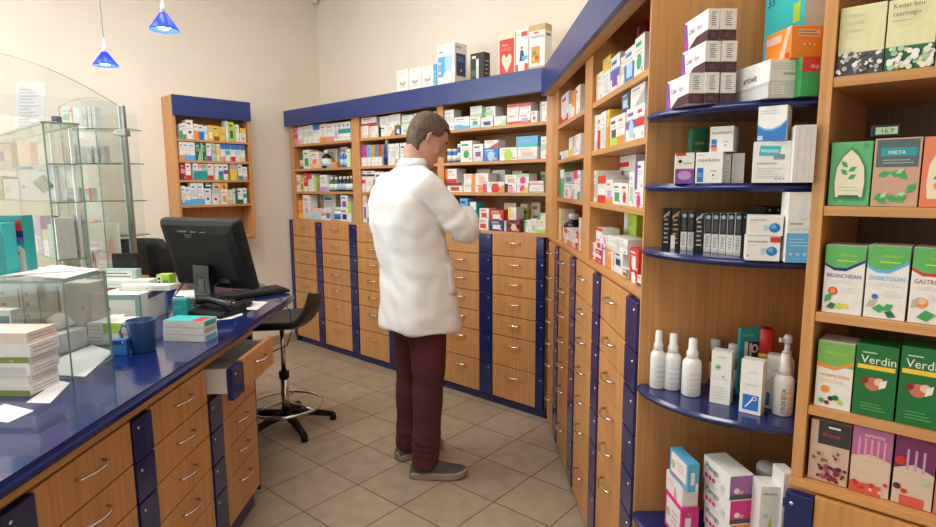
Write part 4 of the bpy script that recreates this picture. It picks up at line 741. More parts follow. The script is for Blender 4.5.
try: me.set_sharp_from_angle(angle=math.radians(50))
except Exception: pass
def sqbox(q, s0, q0, z0, s1, q1, z1, m, b=0):
    M = Matrix.Rotation(AN, 4, 'Z'); q.box(s0, q0, z0, s1, q1, z1, m, b, M)
q = MB(); sqbox(q, 2.735, .575, .792, 5.3, .597, .845, WOODH); q.build('top_rail', croot)
q = MB(); sqbox(q, 1.62, -.10, .0, 5.3, -.08, .845, WOOD); q.build('customer_panel', croot)
q = MB(); sqbox(q, 2.718, .0, .06, 2.735, .59, .845, BLUE); sqbox(q, 2.718, .0, .001, 2.735, .52, .06, BLUE); q.build('end_panel', croot)
ZC = [.789, .661, .538, .412, .287, .098]
cc = [((-3.098, -2.757, -3.203, -3.102), 'under the monitor, top drawer pulled open'), ((-3.568, -3.207, -3.668, -3.572), 'second from the far end, below the blue mug'), ((-4.030, -3.672, -4.128, -4.034), 'third from the far end'), ((-4.49, -4.132, -4.59, -4.494), 'nearest the camera, mostly outside the photo')]
for i, (c, w) in enumerate(cc):
    cabinet(sq(0, .582), math.radians(132.2), *c, ZC, .5, f'beech drawer column in the sales counter, {w}', 'drawer columns of the sales counter', 'L', .09 if i == 0 else 0, True)

# ---- things on the counter
GC = 'goods on the sales counter'
def cbox(u0, u1, vb, vt, base, dec, lab, depth=.1, rot=0, z=CZ, cat='medicine box', name='medicine_box', D=None, h=None, g=GC):
    return gbox(u0, u1, vt, z, D, base, dec, lab, depth, rot, g, vb=vb if D is None else None, cat=cat, name=name, h=h)
# blue mug
P = on_z(143.8, 350.5, CZ); root = empty('mug', (P.x, P.y, CZ + .0005), math.radians(42)); tag(root, 'dark blue mug standing on the sales counter', 'mug')
NB = mat('blue_ceramic', (.012, .06, .19), .3, amt=.1)
q = MB(); q.lathe([(.036, 0), (.038, .004), (.047, .105), (.0465, .108), (.0445, .106), (.036, .01), (.0, .008)], NB, 28); q.build('body', root)
q = MB(); q.tube([(-.041, 0, .08), (-.066, 0, .088), (-.076, 0, .065), (-.068, 0, .040), (-.039, 0, .030)], .005, NB, 8); q.build('handle', root)
# banded boxes
zz = CZ
for i in range(3):
    _, hb, _ = cbox(163.5 - (i == 2) * .5, 204.5 - (i > 0) * 1.2, 341, 0, 'white', [('l', .1, .2, .5, .7, 2, 'light_grey'), ('T', 'r', .0, 0, 1, 1, 'turquoise' if i == 2 else 'white'), ('T', 'r', .7, 0, .95, .8, 'red'), ('R', 'r', .1, .15, .9, .85, ['light_blue', 'grey', 'teal'][i])], f"white carton in the banded pile near the mug, {['lowest', 'middle', 'top'][i]} of three", .085, -8, z=zz, D=None if i == 0 else None, h=.0245) if i == 0 else carton_at(163.2, 203.6, 0, zz, on_z(163.5, 341, CZ), rotv(RH, -8), 'white', [('l', .1, .2, .5, .7, 2, 'light_grey'), ('T', 'r', .0, 0, 1, 1, 'turquoise' if i == 2 else 'white'), ('T', 'r', .7, 0, .95, .8, 'red'), ('R', 'r', .1, .15, .9, .85, ['light_blue', 'grey', 'teal'][i])], .085, label=f"white carton in the banded pile near the mug, {['lowest', 'middle', 'top'][i]} of three", group=GC, h=.0245)
    zz += .0255
cbox(173, 187.5, 316.5, 299, 'turquoise', [('t', .1, .45, .2, 'BOX', 'pale_blue', .8), ('r', 0, .92, 1, 1, 'pale_blue')], 'small turquoise carton standing left of the telephone', .035)
# telephone
P = on_z(210, 316, CZ); root = empty('telephone', (P.x, P.y, CZ), math.radians(42 - 20)); tag(root, 'black desk telephone in front of the monitor', 'telephone')
q = MB(); q.add([(-.085, -.04, 0), (.095, -.04, 0), (.095, .12, 0), (-.085, .12, 0), (-.08, -.035, .022), (.09, -.035, .016), (.09, .115, .045), (-.08, .115, .055)], [(0, 3, 2, 1), (4, 5, 6, 7), (0, 1, 5, 4), (1, 2, 6, 5), (2, 3, 7, 6), (3, 0, 4, 7)], BLACKP); q.build('base', root)
q = MB(); q.tube([(-.085, .02, .052), (-.07, .02, .062), (-.02, .02, .068), (.04, .02, .060), (.085, .02, .045), (.10, .02, .034)], [.016, .021, .015, .015, .021, .014], BLACKG, 10); q.build('handset', root)
q = MB(); [q.ball((.02 + .022 * i, .075, .052 - .012 * i / 4), .006, STEEL, 8, 5) for i in range(3)]; q.build('button', root)
P = on_z(246, 306, CZ); root = empty('computer_mouse', (P.x, P.y, CZ), math.radians(60)); tag(root, 'black computer mouse beside the telephone', 'mouse')
q = MB(); q.ball((0, 0, .012), (.03, .052, .02), BLACKP, 14, 8); q.build('body', root)
q = MB(); q.tube([(0, .05, .012), (.01, .10, .004), (.03, .18, .003)], .0022, BLACKP, 6); q.build('cord', root)
def sheet(pts_uv, z, lab, cat='paper', name='paper_sheet', th=.0012, m=PAPER, lines=True):
    P = [on_z(u, v, z) for u, v in pts_uv]; q = MB(); q.prism([(p.x, p.y) for p in P], z + .0004, z + th, m)
    o = q.build(name); return tag(o, lab, cat)
sheet([(207, 321), (231, 319), (243, 315), (241, 312), (222, 311), (206, 316)], CZ, 'white paper slip in front of the telephone')
sheet([(234, 309.5), (257, 310), (268, 302), (243, 301)], CZ, 'white paper sheet in front of the keyboard')
sheet([(52, 375), (85, 377), (113, 352), (92, 345), (60, 358)], CZ, 'curled white sheet beside the dispensing boxes left of the mug')
sheet([(26, 403), (50, 403.5), (70, 383), (58, 381)], CZ, 'small white slip in front of the glass case corner')
sheet([(-30, 418), (8, 423), (34, 411), (5, 404)], CZ, 'white sheet at the left edge of the counter')
sheet([(172, 300), (196, 300), (197, 290), (176, 291)], CZ, 'white papers lying left of the monitor stand')
# monitor seen from behind
SM = 2.47
mroot = empty('monitor', sq(SM, .305, CZ), math.radians(19)); tag(mroot, 'black flat monitor on the counter, seen from behind', 'monitor')
M2 = Matrix.Translation((0, 0, 0)) @ Matrix.Rotation(math.radians(-7), 4, 'X')
def ptm(x, y, z): v = Matrix.Rotation(math.radians(15), 4, 'X') @ Vector((x, y, z - .24)); return (v.x, v.y, v.z + .24)
# screen shell: front (away from camera) is +y, back bulges toward -y
q = MB(); w0, w1, hz0, hz1 = -.245, .245, .062, .408
rings = []
for y, ins in ((.022, .0), (.0, .0), (-.012, .004), (-.03, .022), (-.038, .06)):
    a0, a1, b0, b1 = w0 + ins, w1 - ins, hz0 + ins, hz1 - ins; k = .008
    rings.append([ptm(x, y, z) for x, z in ((a0, b0 + k), (a0 + k, b0), (a1 - k, b0), (a1, b0 + k), (a1, b1 - k), (a1 - k, b1), (a0 + k, b1), (a0, b1 - k))])
q.loft(rings, BLACKP, smooth=False); rs = q
q = MB(); q.add([ptm(x, .0235, z) for x, z in ((w0 + .015, hz0 + .02), (w1 - .015, hz0 + .02), (w1 - .015, hz1 - .015), (w0 + .015, hz1 - .015))], [(0, 1, 2, 3)], mat('screen_glass', (.03, .05, .09), .1)); q.build('screen', mroot)
q = rs
for s, x, z, hh in (('COMMUNITY', -.115, .355, .011), ('Systemy', -.03, .355, .011), ('serwis 801', .03, .355, .008), ('monitor service label', -.075, .340, .006), ('model 19 type A', -.075, .330, .006)):
    V, Fc = text_geo(s, hh); q.add([ptm(x + v.x, -.0388, z + v.y) for v in V], Fc, carton('light_grey'))
q.add([ptm(x, -.0386, z) for x, z in ((.07, .105), (.13, .105), (.13, .125), (.07, .125))], [(0, 1, 2, 3)], carton('dark_grey'))
q.build('rear_shell', mroot)
q = MB(); q.loft([[(-.055 + k * .006, -.02, z), (-.05, -.05, z), (.05, -.05, z), (.055 - k * .006, -.02, z)] for k, z in ((0, .012), (1, .06), (2, .14), (2, .185))], BLACKG, smooth=False)
q.box(-.018, -.0515, .055, .018, -.0495, .12, mat('stand_slot', (.10, .10, .11), .5), .0); q.build('stand', mroot)
q = MB(); q.prism([(-.07, -.10), (.07, -.10), (.10, -.06), (.11, .04), (.07, .09), (-.07, .09), (-.11, .04), (-.10, -.06)], .001, .014, BLACKG); q.build('foot', mroot)
q = MB(); q.tube([ptm(-.09, -.035, .14), (-.10, -.06, .10), (-.13, -.08, .05), (-.20, -.04, .02), (-.22, .03, .006)], .003, BLACKP, 6); q.build('power_cable', mroot); q = MB(); q.tube([ptm(.09, -.035, .12), (.08, -.055, .09), (.06, -.05, .07), (.045, -.04, .06)], .0028, BLACKP, 6); q.build('video_cable', mroot)
# keyboard
ka, kb_ = on_z(221, 301, CZ), on_z(281, 292, CZ)
kc = on_z(247, 296, CZ); kroot = empty('keyboard', (kc.x, kc.y, CZ + .001), math.atan2(kb_.y - ka.y, kb_.x - ka.x)); tag(kroot, 'black keyboard lying behind the monitor at the counter end', 'keyboard')
LK = .40; q = MB(); q.box(-LK / 2, -.072, 0, LK / 2, .072, .016, BLACKP, .004); q.build('case', kroot)
KEYM = mat('key_plastic', (.02, .02, .022), .5)
for r_ in range(5):
    q = MB()
    for c_ in range(18):
        x = -LK / 2 + .012 + c_ * .0212; y = -.060 + r_ * .0245
        if r_ == 0 and 4 <= c_ <= 8:
            if c_ == 4: q.box(x, y, .016, x + .0212 * 5 - .004, y + .019, .023, KEYM, .0015)
            continue
        q.box(x, y, .016, x + .0175, y + .019, .023 + .001 * r_, KEYM, .0015)
    q.build('key_row', kroot)
cr_ = MB(); e0 = on_z(276, 299, CZ); e1 = on_z(281, 300, CZ)
cr_.tube([e0 + Vector((0, 0, .01)), e1 + Vector((0, 0, .006)), sq(2.50, .69, .84), sq(2.505, .70, .75), sq(2.53, .68, .68), sq(2.58, .62, .66)], .0028, BLACKP, 6); tag(cr_.build('keyboard_cable'), 'thin black cable hanging over the counter edge by the stool', 'cable')
# cartons left of the monitor
P = on_z(141.5, 324, CZ)
cbox(97, 141.2, 324, 295, 'white', [('r', 0, .82, 1, 1, (.25, .42, .40)), ('r', .90, 0, 1, 1, (.25, .42, .40)), ('c', .3, .5, .04, 'red'), ('R', 'r', .0, 0, .06, 1, (.25, .42, .40)), ('R', 'r', .92, 0, 1, 1, 'light_blue'), ('R', 'p', [(.30, .74), (.90, .80), (.90, .97), (.30, .93)], (.10, .16, .26)), ('R', 'l', .5, .06, .8, .12, 1, 'grey')], 'large white dispenser carton with grey-green trim and dark strip, behind the mug', .215, 0)
zt = z_at(P, 295)
for i, (a, b, vt, v) in enumerate(((119, 170, 284, .06), (103, 150, 280, .13))):
    gbox(a, b, vt, zt + .001 + i * .0, (P - CAM_C).dot(CAM_F) + v, (.72, .76, .70), [('l', .1, .3, .9, .6, 1, 'grey'), ('r', 0, 0, .06, 1, 'pale_green'), ('c', .55, .4, .012, 'brown')], ['flat cream carton on the large dispenser cartons, front one', 'flat cream carton on the large dispenser cartons, rear one'][i], .06, -2, GC, h=.022 + .012 * i)
gbox(104, 137, 263, zt + .001, (P - CAM_C).dot(CAM_F) + .17, (.40, .52, .50), [('r', .06, .42, .88, .92, (.66, .74, .70)), ('l', .1, .5, .84, .86, 2, 'dark_grey')], 'grey-green carton with a dark lettered label behind the flat cartons', .04, -4, GC, h=.075)
gbox(157, 170, 267, zt + .001, (P - CAM_C).dot(CAM_F) + .17, 'lime', [('r', 0, .1, .4, .9, 'white'), ('c', .2, .65, .1, 'black'), ('c', .2, .3, .1, 'black'), ('r', .5, .2, .9, .5, 'green')], 'small lime and white pack on the dispenser carton', .05, 0, GC, h=.05)
# customer display (black flat panel)
Pd = on_plane(127, 1.0, dist_point(2.78), RH); root = empty('customer_display', (Pd.x, Pd.y, CZ), math.atan2(RH.y, RH.x)); tag(root, 'small black flat display panel on a stand left of the monitor', 'display')
q = MB(); q.box(-.062, -.008, .10, .062, .012, .235, BLACKG, .003); q.build('panel', root); q = MB(); q.tube([(0, 0, .005), (0, .005, .12)], .012, BLACKP, 10); q.build('pole', root); q = MB(); q.lathe([(.05, 0), (.05, .008), (.02, .014)], BLACKP); q.build('foot', root)
# stack of dispensing boxes at left
Ps = on_z(0, 402, CZ); zz = CZ; u1 = 31
lay = [('white', [('r', 0, .05, 1, .5, 'olive')], .030), ('white', [], .024), ('white', [('r', .55, .2, .95, .9, 'light_grey')], .026), ('white', [('r', 0, .3, 1, .95, 'olive'), ('t', .75, .45, .4, 'mg', 'white')], .024), ('white', [], .034), ((.80, .66, .58), [('l', .1, .3, .5, .6, 1, 'white')], .03)]
for i, (bse, dec, hh) in enumerate(lay):
    gbox(-52 + i, u1 - (1.5 if i % 2 else 0) - (2 if i == 5 else 0), 0, zz, (Ps - CAM_C).dot(CAM_F) + .003 * (i % 2), bse, dec + [('R', 'l', .1, .2, .9, .8, 2, 'grey')], f"{['white and olive', 'plain white', 'white with grey patch', 'white with olive band', 'thick white', 'pale pink'][i]} carton, {ORD[i]} from the bottom in the left counter pile", .105, -2, GC, h=hh); zz += hh + .0006
gbox(-4, 17, 304, CZ, 1.76, 'white', [('r', 0, .0, .9, .9, (.12, .25, .33)), ('t', .28, .2, .5, '10', 'white'), ('R', 'r', 0, 0, 1, 1, 'light_grey')], 'blue-grey and white carton marked 10 behind the left pile', .04, -3, GC, h=.175)
_, hbb, _ = cbox(40, 63, 352, 334, 'white', [('l', .3, .2, .8, .8, 3, 'light_grey'), ('r', .1, .1, .3, .9, 'light_grey')], 'white carton under a crumpled paper bag, behind the glass case', .10, -12)
Pb = on_z(51, 350, CZ)
q = MB(); R = random.Random(4); rings = []
for i in range(7):
    t = i / 6; w_ = .055 - .012 * t; hgt = .002 + .045 * math.sin(math.pi * (.2 + .7 * t)) ; rings.append([(-w_ + 2 * w_ * k / 6, -.05 + .12 * t + R.uniform(-.004, .004), hgt * (math.sin(math.pi * (k + .3) / 6.6)) + R.uniform(-.003, .003)) for k in range(7)])
q.add([p for r_ in rings for p in r_], [(i * 7 + k, i * 7 + k + 1, i * 7 + k + 8, i * 7 + k + 7) for i in range(6) for k in range(6)], PAPER, True)
o = q.build('paper_bag', None, (Pb.x - .04, Pb.y + .035, CZ + hbb + .004), math.radians(30)); md = o.modifiers.new('thick', 'SOLIDIFY'); md.thickness = .002
tag(o, 'crumpled white paper bag lying on a carton behind the glass case', 'bag')
zz = CZ
for i in range(2):
    gbox(88, 122.5, 0, zz, (on_z(90, 348, CZ) - CAM_C).dot(CAM_F), 'white', [('r', .45 if i else .9, .05, .98, .95, 'lime' if i else 'pale_green'), ('l', .08, .2, .4, .8, 2, 'grey'), ('T', 'l', .1, .1, .8, .6, 3, 'light_grey')], ['white carton under the green labelled carton left of the mug', 'white carton with lime green label left of the mug'][i], .10, -6, GC, h=.040); zz += .0408
cbox(110.5, 127, 356, 340.5, 'blue', [('r', .1, .7, .9, .95, 'navy'), ('c', .8, .85, .06, 'white')], 'small dark blue card box in front of the blue mug', .03, 8, cat='card box', name='card_box')
for i in range(4):
    cbox(77 + i * 6, 82.2 + i * 6, 336 - i, 316 - (i % 2), (.70, .66, .60), [('l', .2, .1, .8, .9, 3, 'light_grey')], f'slim beige carton standing upright behind the glass case, {ORD[i]} from left', .07)
cbox(104, 119, 331, 318, (.72, .69, .62), [('l', .1, .3, .9, .6, 1, 'grey')], 'small beige carton standing behind the green labelled carton', .06)
q = MB(); Pg = on_z(50, 338, CZ); q.lathe([(.035, 0), (.075, .035), (.078, .035), (.04, -.0)], mat('green_plastic', (.01, .14, .10), .3), 24)
o = q.build('tray', None, (Pg.x - .10, Pg.y + .10, CZ + .001)); tag(o, 'dark green round tray behind the glass case', 'tray')
# ---- counter-top glass case
def pane(q, x0, y0, z0, x1, y1, z1):
    """thin pane: broad faces glass, rim greenish"""
    d = (x1 - x0, y1 - y0, z1 - z0); ax = d.index(min(d))
    vs = [(x, y, z) for z in (z0, z1) for y in (y0, y1) for x in (x0, x1)]
    fs = [((0, 2, 3, 1), 2), ((4, 5, 7, 6), 2), ((0, 1, 5, 4), 1), ((2, 6, 7, 3), 1), ((0, 4, 6, 2), 0), ((1, 3, 7, 5), 0)]
    for f, a in fs: q.add([vs[i] for i in f], [(0, 1, 2, 3)], GLASS if a == ax else GLASSE)
groot = empty('glass_counter_case', sq(0, 0, CZ), AN); tag(groot, 'clear glass case on the counter with papers on top', 'glass case')
gz = .288; s0, s1, q0, q1 = 3.38, 3.58, -.10, .388
for d in ((s1 - .006, q0, .001, s1, q1, gz - .006), (s0, q0, .001, s0 + .006, q1, gz - .006), (s0 + .0065, q1 - .006, .001, s1 - .0065, q1, gz - .006)):
    q = MB(); pane(q, *d); q.build('side_pane', groot)
q = MB(); pane(q, s0, q0, gz - .006, s1, q1, gz); q.build('top_pane', groot)
for i, (a, b, vt) in enumerate(((-28, 3, 287), (4, 28, 286), (29, 47, 286))):
    gbox(a, b, vt, CZ, 1.93, (.44, .40, .34), [('l', .1, .1, .3, .9, 5, 'brown'), ('r', .85, .1, .9, .9, 'dark_red'), ('l', .5, .2, .8, .5, 2, 'grey')], f'large beige carton behind the glass case, {ORD[i]} from left', .10, -2, GC, h=.24)
gbox(62.5, 95, 288, CZ, 2.0, (.44, .38, .33), [('r', .0, .1, .05, .95, 'dark_red'), ('c', .75, .6, .06, 'red'), ('r', .1, .1, .14, .9, 'white')], 'beige carton with red edge and spot behind the glass case', .08, -2, GC, h=.22)
# papers on the case
zt = CZ + gz
for i, (pts) in enumerate((((6, 279), (58, 277), (88, 271), (40, 268)), ((20, 276), (66, 279), (100, 270), (52, 266)), ((0, 277), (52, 273), (92, 270), (60, 266)))):
    sheet(pts, zt + .004 * i, f"white paper pile on the glass case, {['lowest', 'middle', 'topmost'][i]} sheets", th=.0035)
gbox(-12, 8, 223, zt, 1.70, 'turquoise', [('p', [(.3, 0), (1, 0), (1, .75), (.7, 1), (.3, .6)], 'teal'), ('l', .1, .2, .6, .6, 2, 'pale_blue')], 'turquoise pack at the left edge on the glass case', .05, 0, GC, h=.16)
gbox(3, 28, 218, zt, 1.76, 'teal', [('p', [(.35, 0), (1, 0), (1, .42), (.8, .5), (.45, .42)], 'light_grey'), ('c', .68, .33, .16, 'peach'), ('c', .68, .36, .09, 'brown'), ('r', 0, .56, 1, .63, 'violet'), ('r', .55, .63, 1, .74, 'navy'), ('p', [(.6, .74), (1, .74), (.9, .95), (.7, .9)], 'red')], 'teal and violet pack with a light oval panel on the glass case', .045, 0, GC, h=.18)

# ================================================================= GLASS SHOWCASES BEHIND THE COUNTER
troot = empty('glass_showcase', sq(0, 0, 0), AN); tag(troot, 'tall glass showcase with arched pane and steel post', 'glass showcase')
s0, s1, q0, q1 = 1.92, 2.06, -.62, -.29
n = 14; q = MB(); pts = [(q1, .93)] + [(q1 - (q1 - q0) * .0, 1.855)] + [(q1 + (q0 - q1) * t, 1.855 + .05 * math.sin(math.pi * t)) for t in [i / n for i in range(1, n)]] + [(q0, 1.855), (q0, .93)]
vs = [(s, a, z) for s in (s1 - .006, s1) for a, z in pts]; k = len(pts)
q.add(vs, [list(range(k))], GLASS); q.add(vs, [[k + i for i in range(k)][::-1]], GLASS); q.add(vs, [(i, (i + 1) % k, k + (i + 1) % k, k + i) for i in range(k)], GLASSE); q.build('arched_end_pane', troot)
q = MB(); q.box(s1 + .001, q1 - .004, .02, s1 + .024, q1 + .026, 1.86, STEEL, .003); q.build('post', troot, label='steel post')
q = MB(); q.box(s1 - .012, q1 - .022, 1.70, s1 + .034, q1 + .034, 1.735, STEEL, .004); q.ball((s1 + .012, q1 - .03, 1.717), .012, STEEL); q.build('clamp', troot)
for z in (1.17, 1.36, 1.562, 1.745):
    q = MB(); pane(q, s0, q0 + .002, z - .006, s1 - .008, q1 + .022, z); q.build('glass_shelf', troot)
q = MB(); q.box(s0, q0, .02, 2.29, q1, .93, WOOD, .003); q.build('base_cabinet', troot)
q = MB(); q.box(s0, q0 + .0, .93, s0 + .006, q1, 1.83, GLASS); q.build('rear_pane', troot)
# big arched divider pane toward the camera
q = MB(); pts = []
for i in range(17):
    t = i / 16; pts.append((s1 + .026 + 1.15 * t, 1.855 + .10 * math.sin(min(1, t * 1.7) * math.pi / 2) - .0 * t))
pts += [(s1 + .026 + 1.15, 1.722), (s1 + .24, 1.722), (s1 + .24, .935), (s1 + .026, .935)]; k = len(pts)
vs = [(a, b, z) for b in (q1 + .004, q1 + .010) for a, z in pts]
q.add(vs, [list(range(k))], GLASS); q.add(vs, [[k + i for i in range(k)][::-1]], GLASS); q.add(vs, [(i, (i + 1) % k, k + (i + 1) % k, k + i) for i in range(k)], GLASSE); q.build('arched_divider_pane', troot)
GT2 = 'cartons in the tall glass showcase'
for zi, (z, items) in enumerate(((1.745, [(64, 70, 112, 'white m:pale_green'), (70.3, 74.5, 112, 'white e:orange'), (84, 87.5, 108, 'white m:light_grey'), (88.5, 92, 107, 'white m:light_grey'), (93, 96.5, 106, 'white m:light_grey')]),
        (1.562, [(66, 71, 136, 'grey t:pale_green'), (71.3, 77, 139, 'grey t:beige'), (88, 92, 150, 'light_grey'), (95, 99, 150, 'light_grey'), (101, 105, 150, 'light_grey'), (78, 82, 152, 'white e:pink')]),
        (1.36, [(67, 80, 176, 'white m:light_grey'), (80.5, 85, 176, 'white e:grey'), (85.3, 92, 176, 'white e:orange')]),
        (1.17, [(69, 82, 192, 'white m:light_grey'), (82.3, 89, 192, 'white e:orange'), (89.3, 97, 192, 'white e:orange')]))):
    for j, (a, b, vt, sp) in enumerate(items):
        base, dec, wd, w1 = design(sp)
        hh = {1.745: .11, 1.562: .09, 1.36: .07, 1.17: .085}[z]
        gbox(a, b, 0, z, 3.155, base, dec, f"{w1}, {ORD[j]} from left on {['top', 'second', 'third', 'fourth'][zi]} shelf of the arched showcase", .05, 0, GT2, h=hh)
GB2 = 'leaflets and cartons at the foot of the glass showcase'
gbox(80, 123, 215, .93, 3.02, (.72, .76, .62), [('r', .05, .0, .95, .25, (.66, .72, .40)), ('r', .12, .45, .62, .72, 'white'), ('l', .15, .5, .6, .68, 2, 'light_grey'), ('p', [(.7, .3), (.9, .35), (.85, .8), (.75, .7)], 'peach')], 'pale green poster board standing in the glass showcase', .012, 0, GB2, h=.315, cat='poster', name='poster_board')
gbox(98, 125, 240, .93, 2.98, (.76, .55, .55), [('r', .1, .3, .8, .8, 'white'), ('l', .15, .4, .75, .7, 3, 'light_grey')], 'pink and white leaflet in front of the green poster board', .01, 0, GB2, h=.16, cat='leaflet', name='leaflet')
gbox(62, 85, 240, .93, 2.98, (.22, .20, .24), [('r', 0, .6, 1, 1, (.40, .42, .52)), ('t', .3, .25, .3, 'ABAC', 'white', .6), ('r', .0, .0, 1, .2, 'light_grey')], 'grey dark carton with pale ABAC lettering by the glass showcase', .05, 0, GB2, h=.17)
gbox(86, 97, 238, .93, 2.98, 'light_grey', [('p', [(0, 0), (1, .7), (1, 1), (.3, .6)], 'red'), ('r', .7, 0, .85, .9, 'grey')], 'red and grey carton between dark carton and pink leaflet', .04, 0, GB2, h=.18)
# second showcase
s2 = Vector((1.66, -2.18, 0)); troot = empty('corner_showcase', s2); tag(troot, 'lower square glass showcase at the left, near the standing price sheet', 'glass showcase')
q = MB(); q.box(-1.27, 0, .02, 0, .13, .86, WOOD, .003); q.build('base_cabinet', troot)
for d in ((-1.27, 0, .86, 0, .006, 1.70), (-.006, .007, .86, 0, .123, 1.70), (-1.27, .124, .86, 0, .13, 1.70)):
    q = MB(); pane(q, *d); q.build('side_pane', troot)
q = MB(); pane(q, -1.28, -.005, 1.70, .005, .135, 1.708); q.build('top_pane', troot)
for z in (1.12, 1.37, 1.535):
    q = MB(); pane(q, -1.26, .010, z - .006, -.01, .120, z); q.build('glass_shelf', troot)
q = MB(); q.box(-.07, .108, .86, -.055, .12, 1.69, WHITEP); q.build('light_strip', troot); q = MB(); q.box(-.40, .108, .86, -.385, .12, 1.69, WHITEP); q.build('light_strip', troot)
GS2 = 'cartons in the lower glass showcase'
def sbox(x0, x1, y, z, h, base, dec, lab, depth=.08): 
    w = x1 - x0; y = .015; o = carton_mesh('medicine_box', w, min(depth, .085), h, base, dec).build('medicine_box', None, (1.66 + (x0 + x1) / 2, -2.18 + y, z + .0006), 0); tag(o, lab, 'medicine box', GS2)
def rbox(u0, u1, vt, z, y, base, dec, lab, depth=.03, h=None):
    P0 = on_plane(u0, z, Vector((0, -2.18 + y, 0)), XA); return carton_at(u0, u1, vt, z, P0, rotv(RH, -8), base, dec, depth, label=lab, group=GS2, h=h)
rbox(22, 59, 166, 1.37, .012, (.62, .62, .70), [('p', [(.32, .50), (.60, .15), (.95, .38), (.66, .78)], 'beige'), ('p', [(.35, .52), (.61, .2), (.91, .40), (.66, .74)], 'dark_grey')] + [('p', [(a, b), (a + .028, b - .035), (a + .058, b - .01), (a + .03, b + .025)], 'pale_green') for a, b in [(.42 + .052 * i + .048 * j, .53 - .065 * i + .036 * j) for i in range(5) for j in range(4)]] + [('t', .55, .84, .10, 'Medidos', 'blue', .4), ('r', 0, .9, .4, 1, 'blue'), ('c', .1, .4, .04, 'brown')], 'lilac-white carton with weekly pill organiser picture, lower glass showcase', .02)
rbox(5, 20, 177, 1.37, .02, (.66, .58, .60), [('r', .1, .3, .45, .6, 'grey'), ('l', .1, .62, .9, .8, 2, 'grey'), ('r', 0, .9, 1, 1, 'navy')], 'pinkish white carton with barcode, left of the pill organiser carton', .04)
rbox(-1, 4, 176, 1.37, .02, 'green', [('r', .7, 0, 1, 1, 'red')], 'green carton at the left end of the lower showcase', .05)
rbox(-1, 13, 142, 1.535, .02, (.42, .28, .24), [('r', .1, .3, .45, .65, 'navy'), ('r', 0, .92, 1, 1, 'dark_grey'), ('l', .5, .3, .9, .7, 3, 'peach')], 'brown carton on the upper shelf of the lower showcase', .04)
rbox(21, 32, 142, 1.535, .02, (.80, .50, .42), [('l', .1, .1, .9, .9, 4, 'peach'), ('r', 0, 0, .5, .5, 'peach')], 'salmon carton on the upper shelf of the lower showcase', .04)
for i, (a, b, c) in enumerate(((-.55, -.47, 'navy'), (-.46, -.38, 'blue'), (-.37, -.28, 'violet'), (-.27, -.17, 'olive'), (-.16, -.09, 'teal'), (-.08, -.02, 'light_grey'))):
    sbox(a, b, .08, 1.12 if i % 2 else 1.12, .12 + .03 * (i % 3), 'light_grey' if i % 2 else c, [('r', 0, .6, 1, 1, c), ('l', .1, .1, .9, .5, 3, 'grey')], f"{'grey and ' if i % 2 else ''}{c.replace('_', ' ')} carton, {ORD[i]} from left on the low showcase shelf", .07)
# standing sheet on the second showcase
q = MB()
Pq = on_plane(14, 1.709, Vector((0, -2.10, 0)), XA); Pq = on_plane(14, 1.709, Vector((0, -2.168, 0)), XA); Pq2 = on_plane(44, 1.709, Pq, RH); w = (Pq2 - Pq).length
q.add([(0, 0, 0), (w, 0, 0), (w + .012, .03, .235), (.012, .03, .235), (0, .003, 0), (w, .003, 0), (w + .012, .033, .235), (.012, .033, .235)], [(0, 1, 2, 3), (5, 4, 7, 6), (0, 3, 7, 4), (1, 5, 6, 2), (3, 2, 6, 7), (0, 4, 5, 1)], mat('sheet_paper', (.62, .62, .64), .7))
for i in range(12):
    z = .02 + .016 * i
    q.add([(.02 + z * .05, -.0008 + z * .1277, z), (w - .03 + z * .05 - .02 * (i % 3), -.0008 + z * .1277, z), (w - .03 + z * .05 - .02 * (i % 3), -.0008 + (z + .005) * .1277, z + .005), (.02 + z * .05, -.0008 + (z + .005) * .1277, z + .005)], [(0, 1, 2, 3)], carton((.45, .45, .50)))
o = q.build('standing_sheet', None, (Pq.x, Pq.y, 1.7095), math.atan2(RH.y, RH.x)); tag(o, 'white printed sheet standing upright on the lower glass showcase', 'sheet')
gbox(52, 58, 0, 1.709, 2.62, 'dark_grey', [('r', .1, .5, .9, .9, 'violet'), ('r', .1, .1, .9, .35, 'light_grey')], 'tiny dark carton on the lower glass showcase', .03, 0, GS2, h=.035)

# ================================================================= STOOL, CHAIR, LAMPS
sroot = empty('stool', (1.60, -1.10, 0)); tag(sroot, 'black swivel stool with chrome foot ring under the counter end', 'stool')
for i in range(5):
    a = math.radians(-18 + 72 * i + 8); d = Vector((math.cos(a), math.sin(a), 0)); q = MB()
    q.tube([d * .02 + Vector((0, 0, .075)), d * .14 + Vector((0, 0, .066)), d * .275 + Vector((0, 0, .035))], [.026, .023, .017], BLACKP, 8); lg = q.build('base_leg', sroot)
    q = MB(); q.tube([d * .272 + Vector((0, 0, .04)), d * .276 + Vector((0, 0, .001))], [.018, .021], BLACKP, 10); q.build('foot_glide', lg)
q = MB(); q.tube([(0, 0, .06), (0, 0, .30)], .024, CHROME, 14); q.tube([(0, 0, .30), (0, 0, .34)], .03, BLACKP, 14); q.tube([(0, 0, .34), (0, 0, .61)], .014, CHROME, 12); q.build('column', sroot)
q = MB(); q.tube([(.215 * math.cos(t), .215 * math.sin(t), .135) for t in [2 * math.pi * i / 36 for i in range(36)]], .009, CHROME, 8, close=True)
for a in (0.3, 2.4, 4.5): q.tube([(0, 0, .15), (.1 * math.cos(a), .1 * math.sin(a), .145), (.215 * math.cos(a), .215 * math.sin(a), .135)], .007, CHROME, 6)
q.build('foot_ring', sroot, label='chrome foot ring')
q = MB()
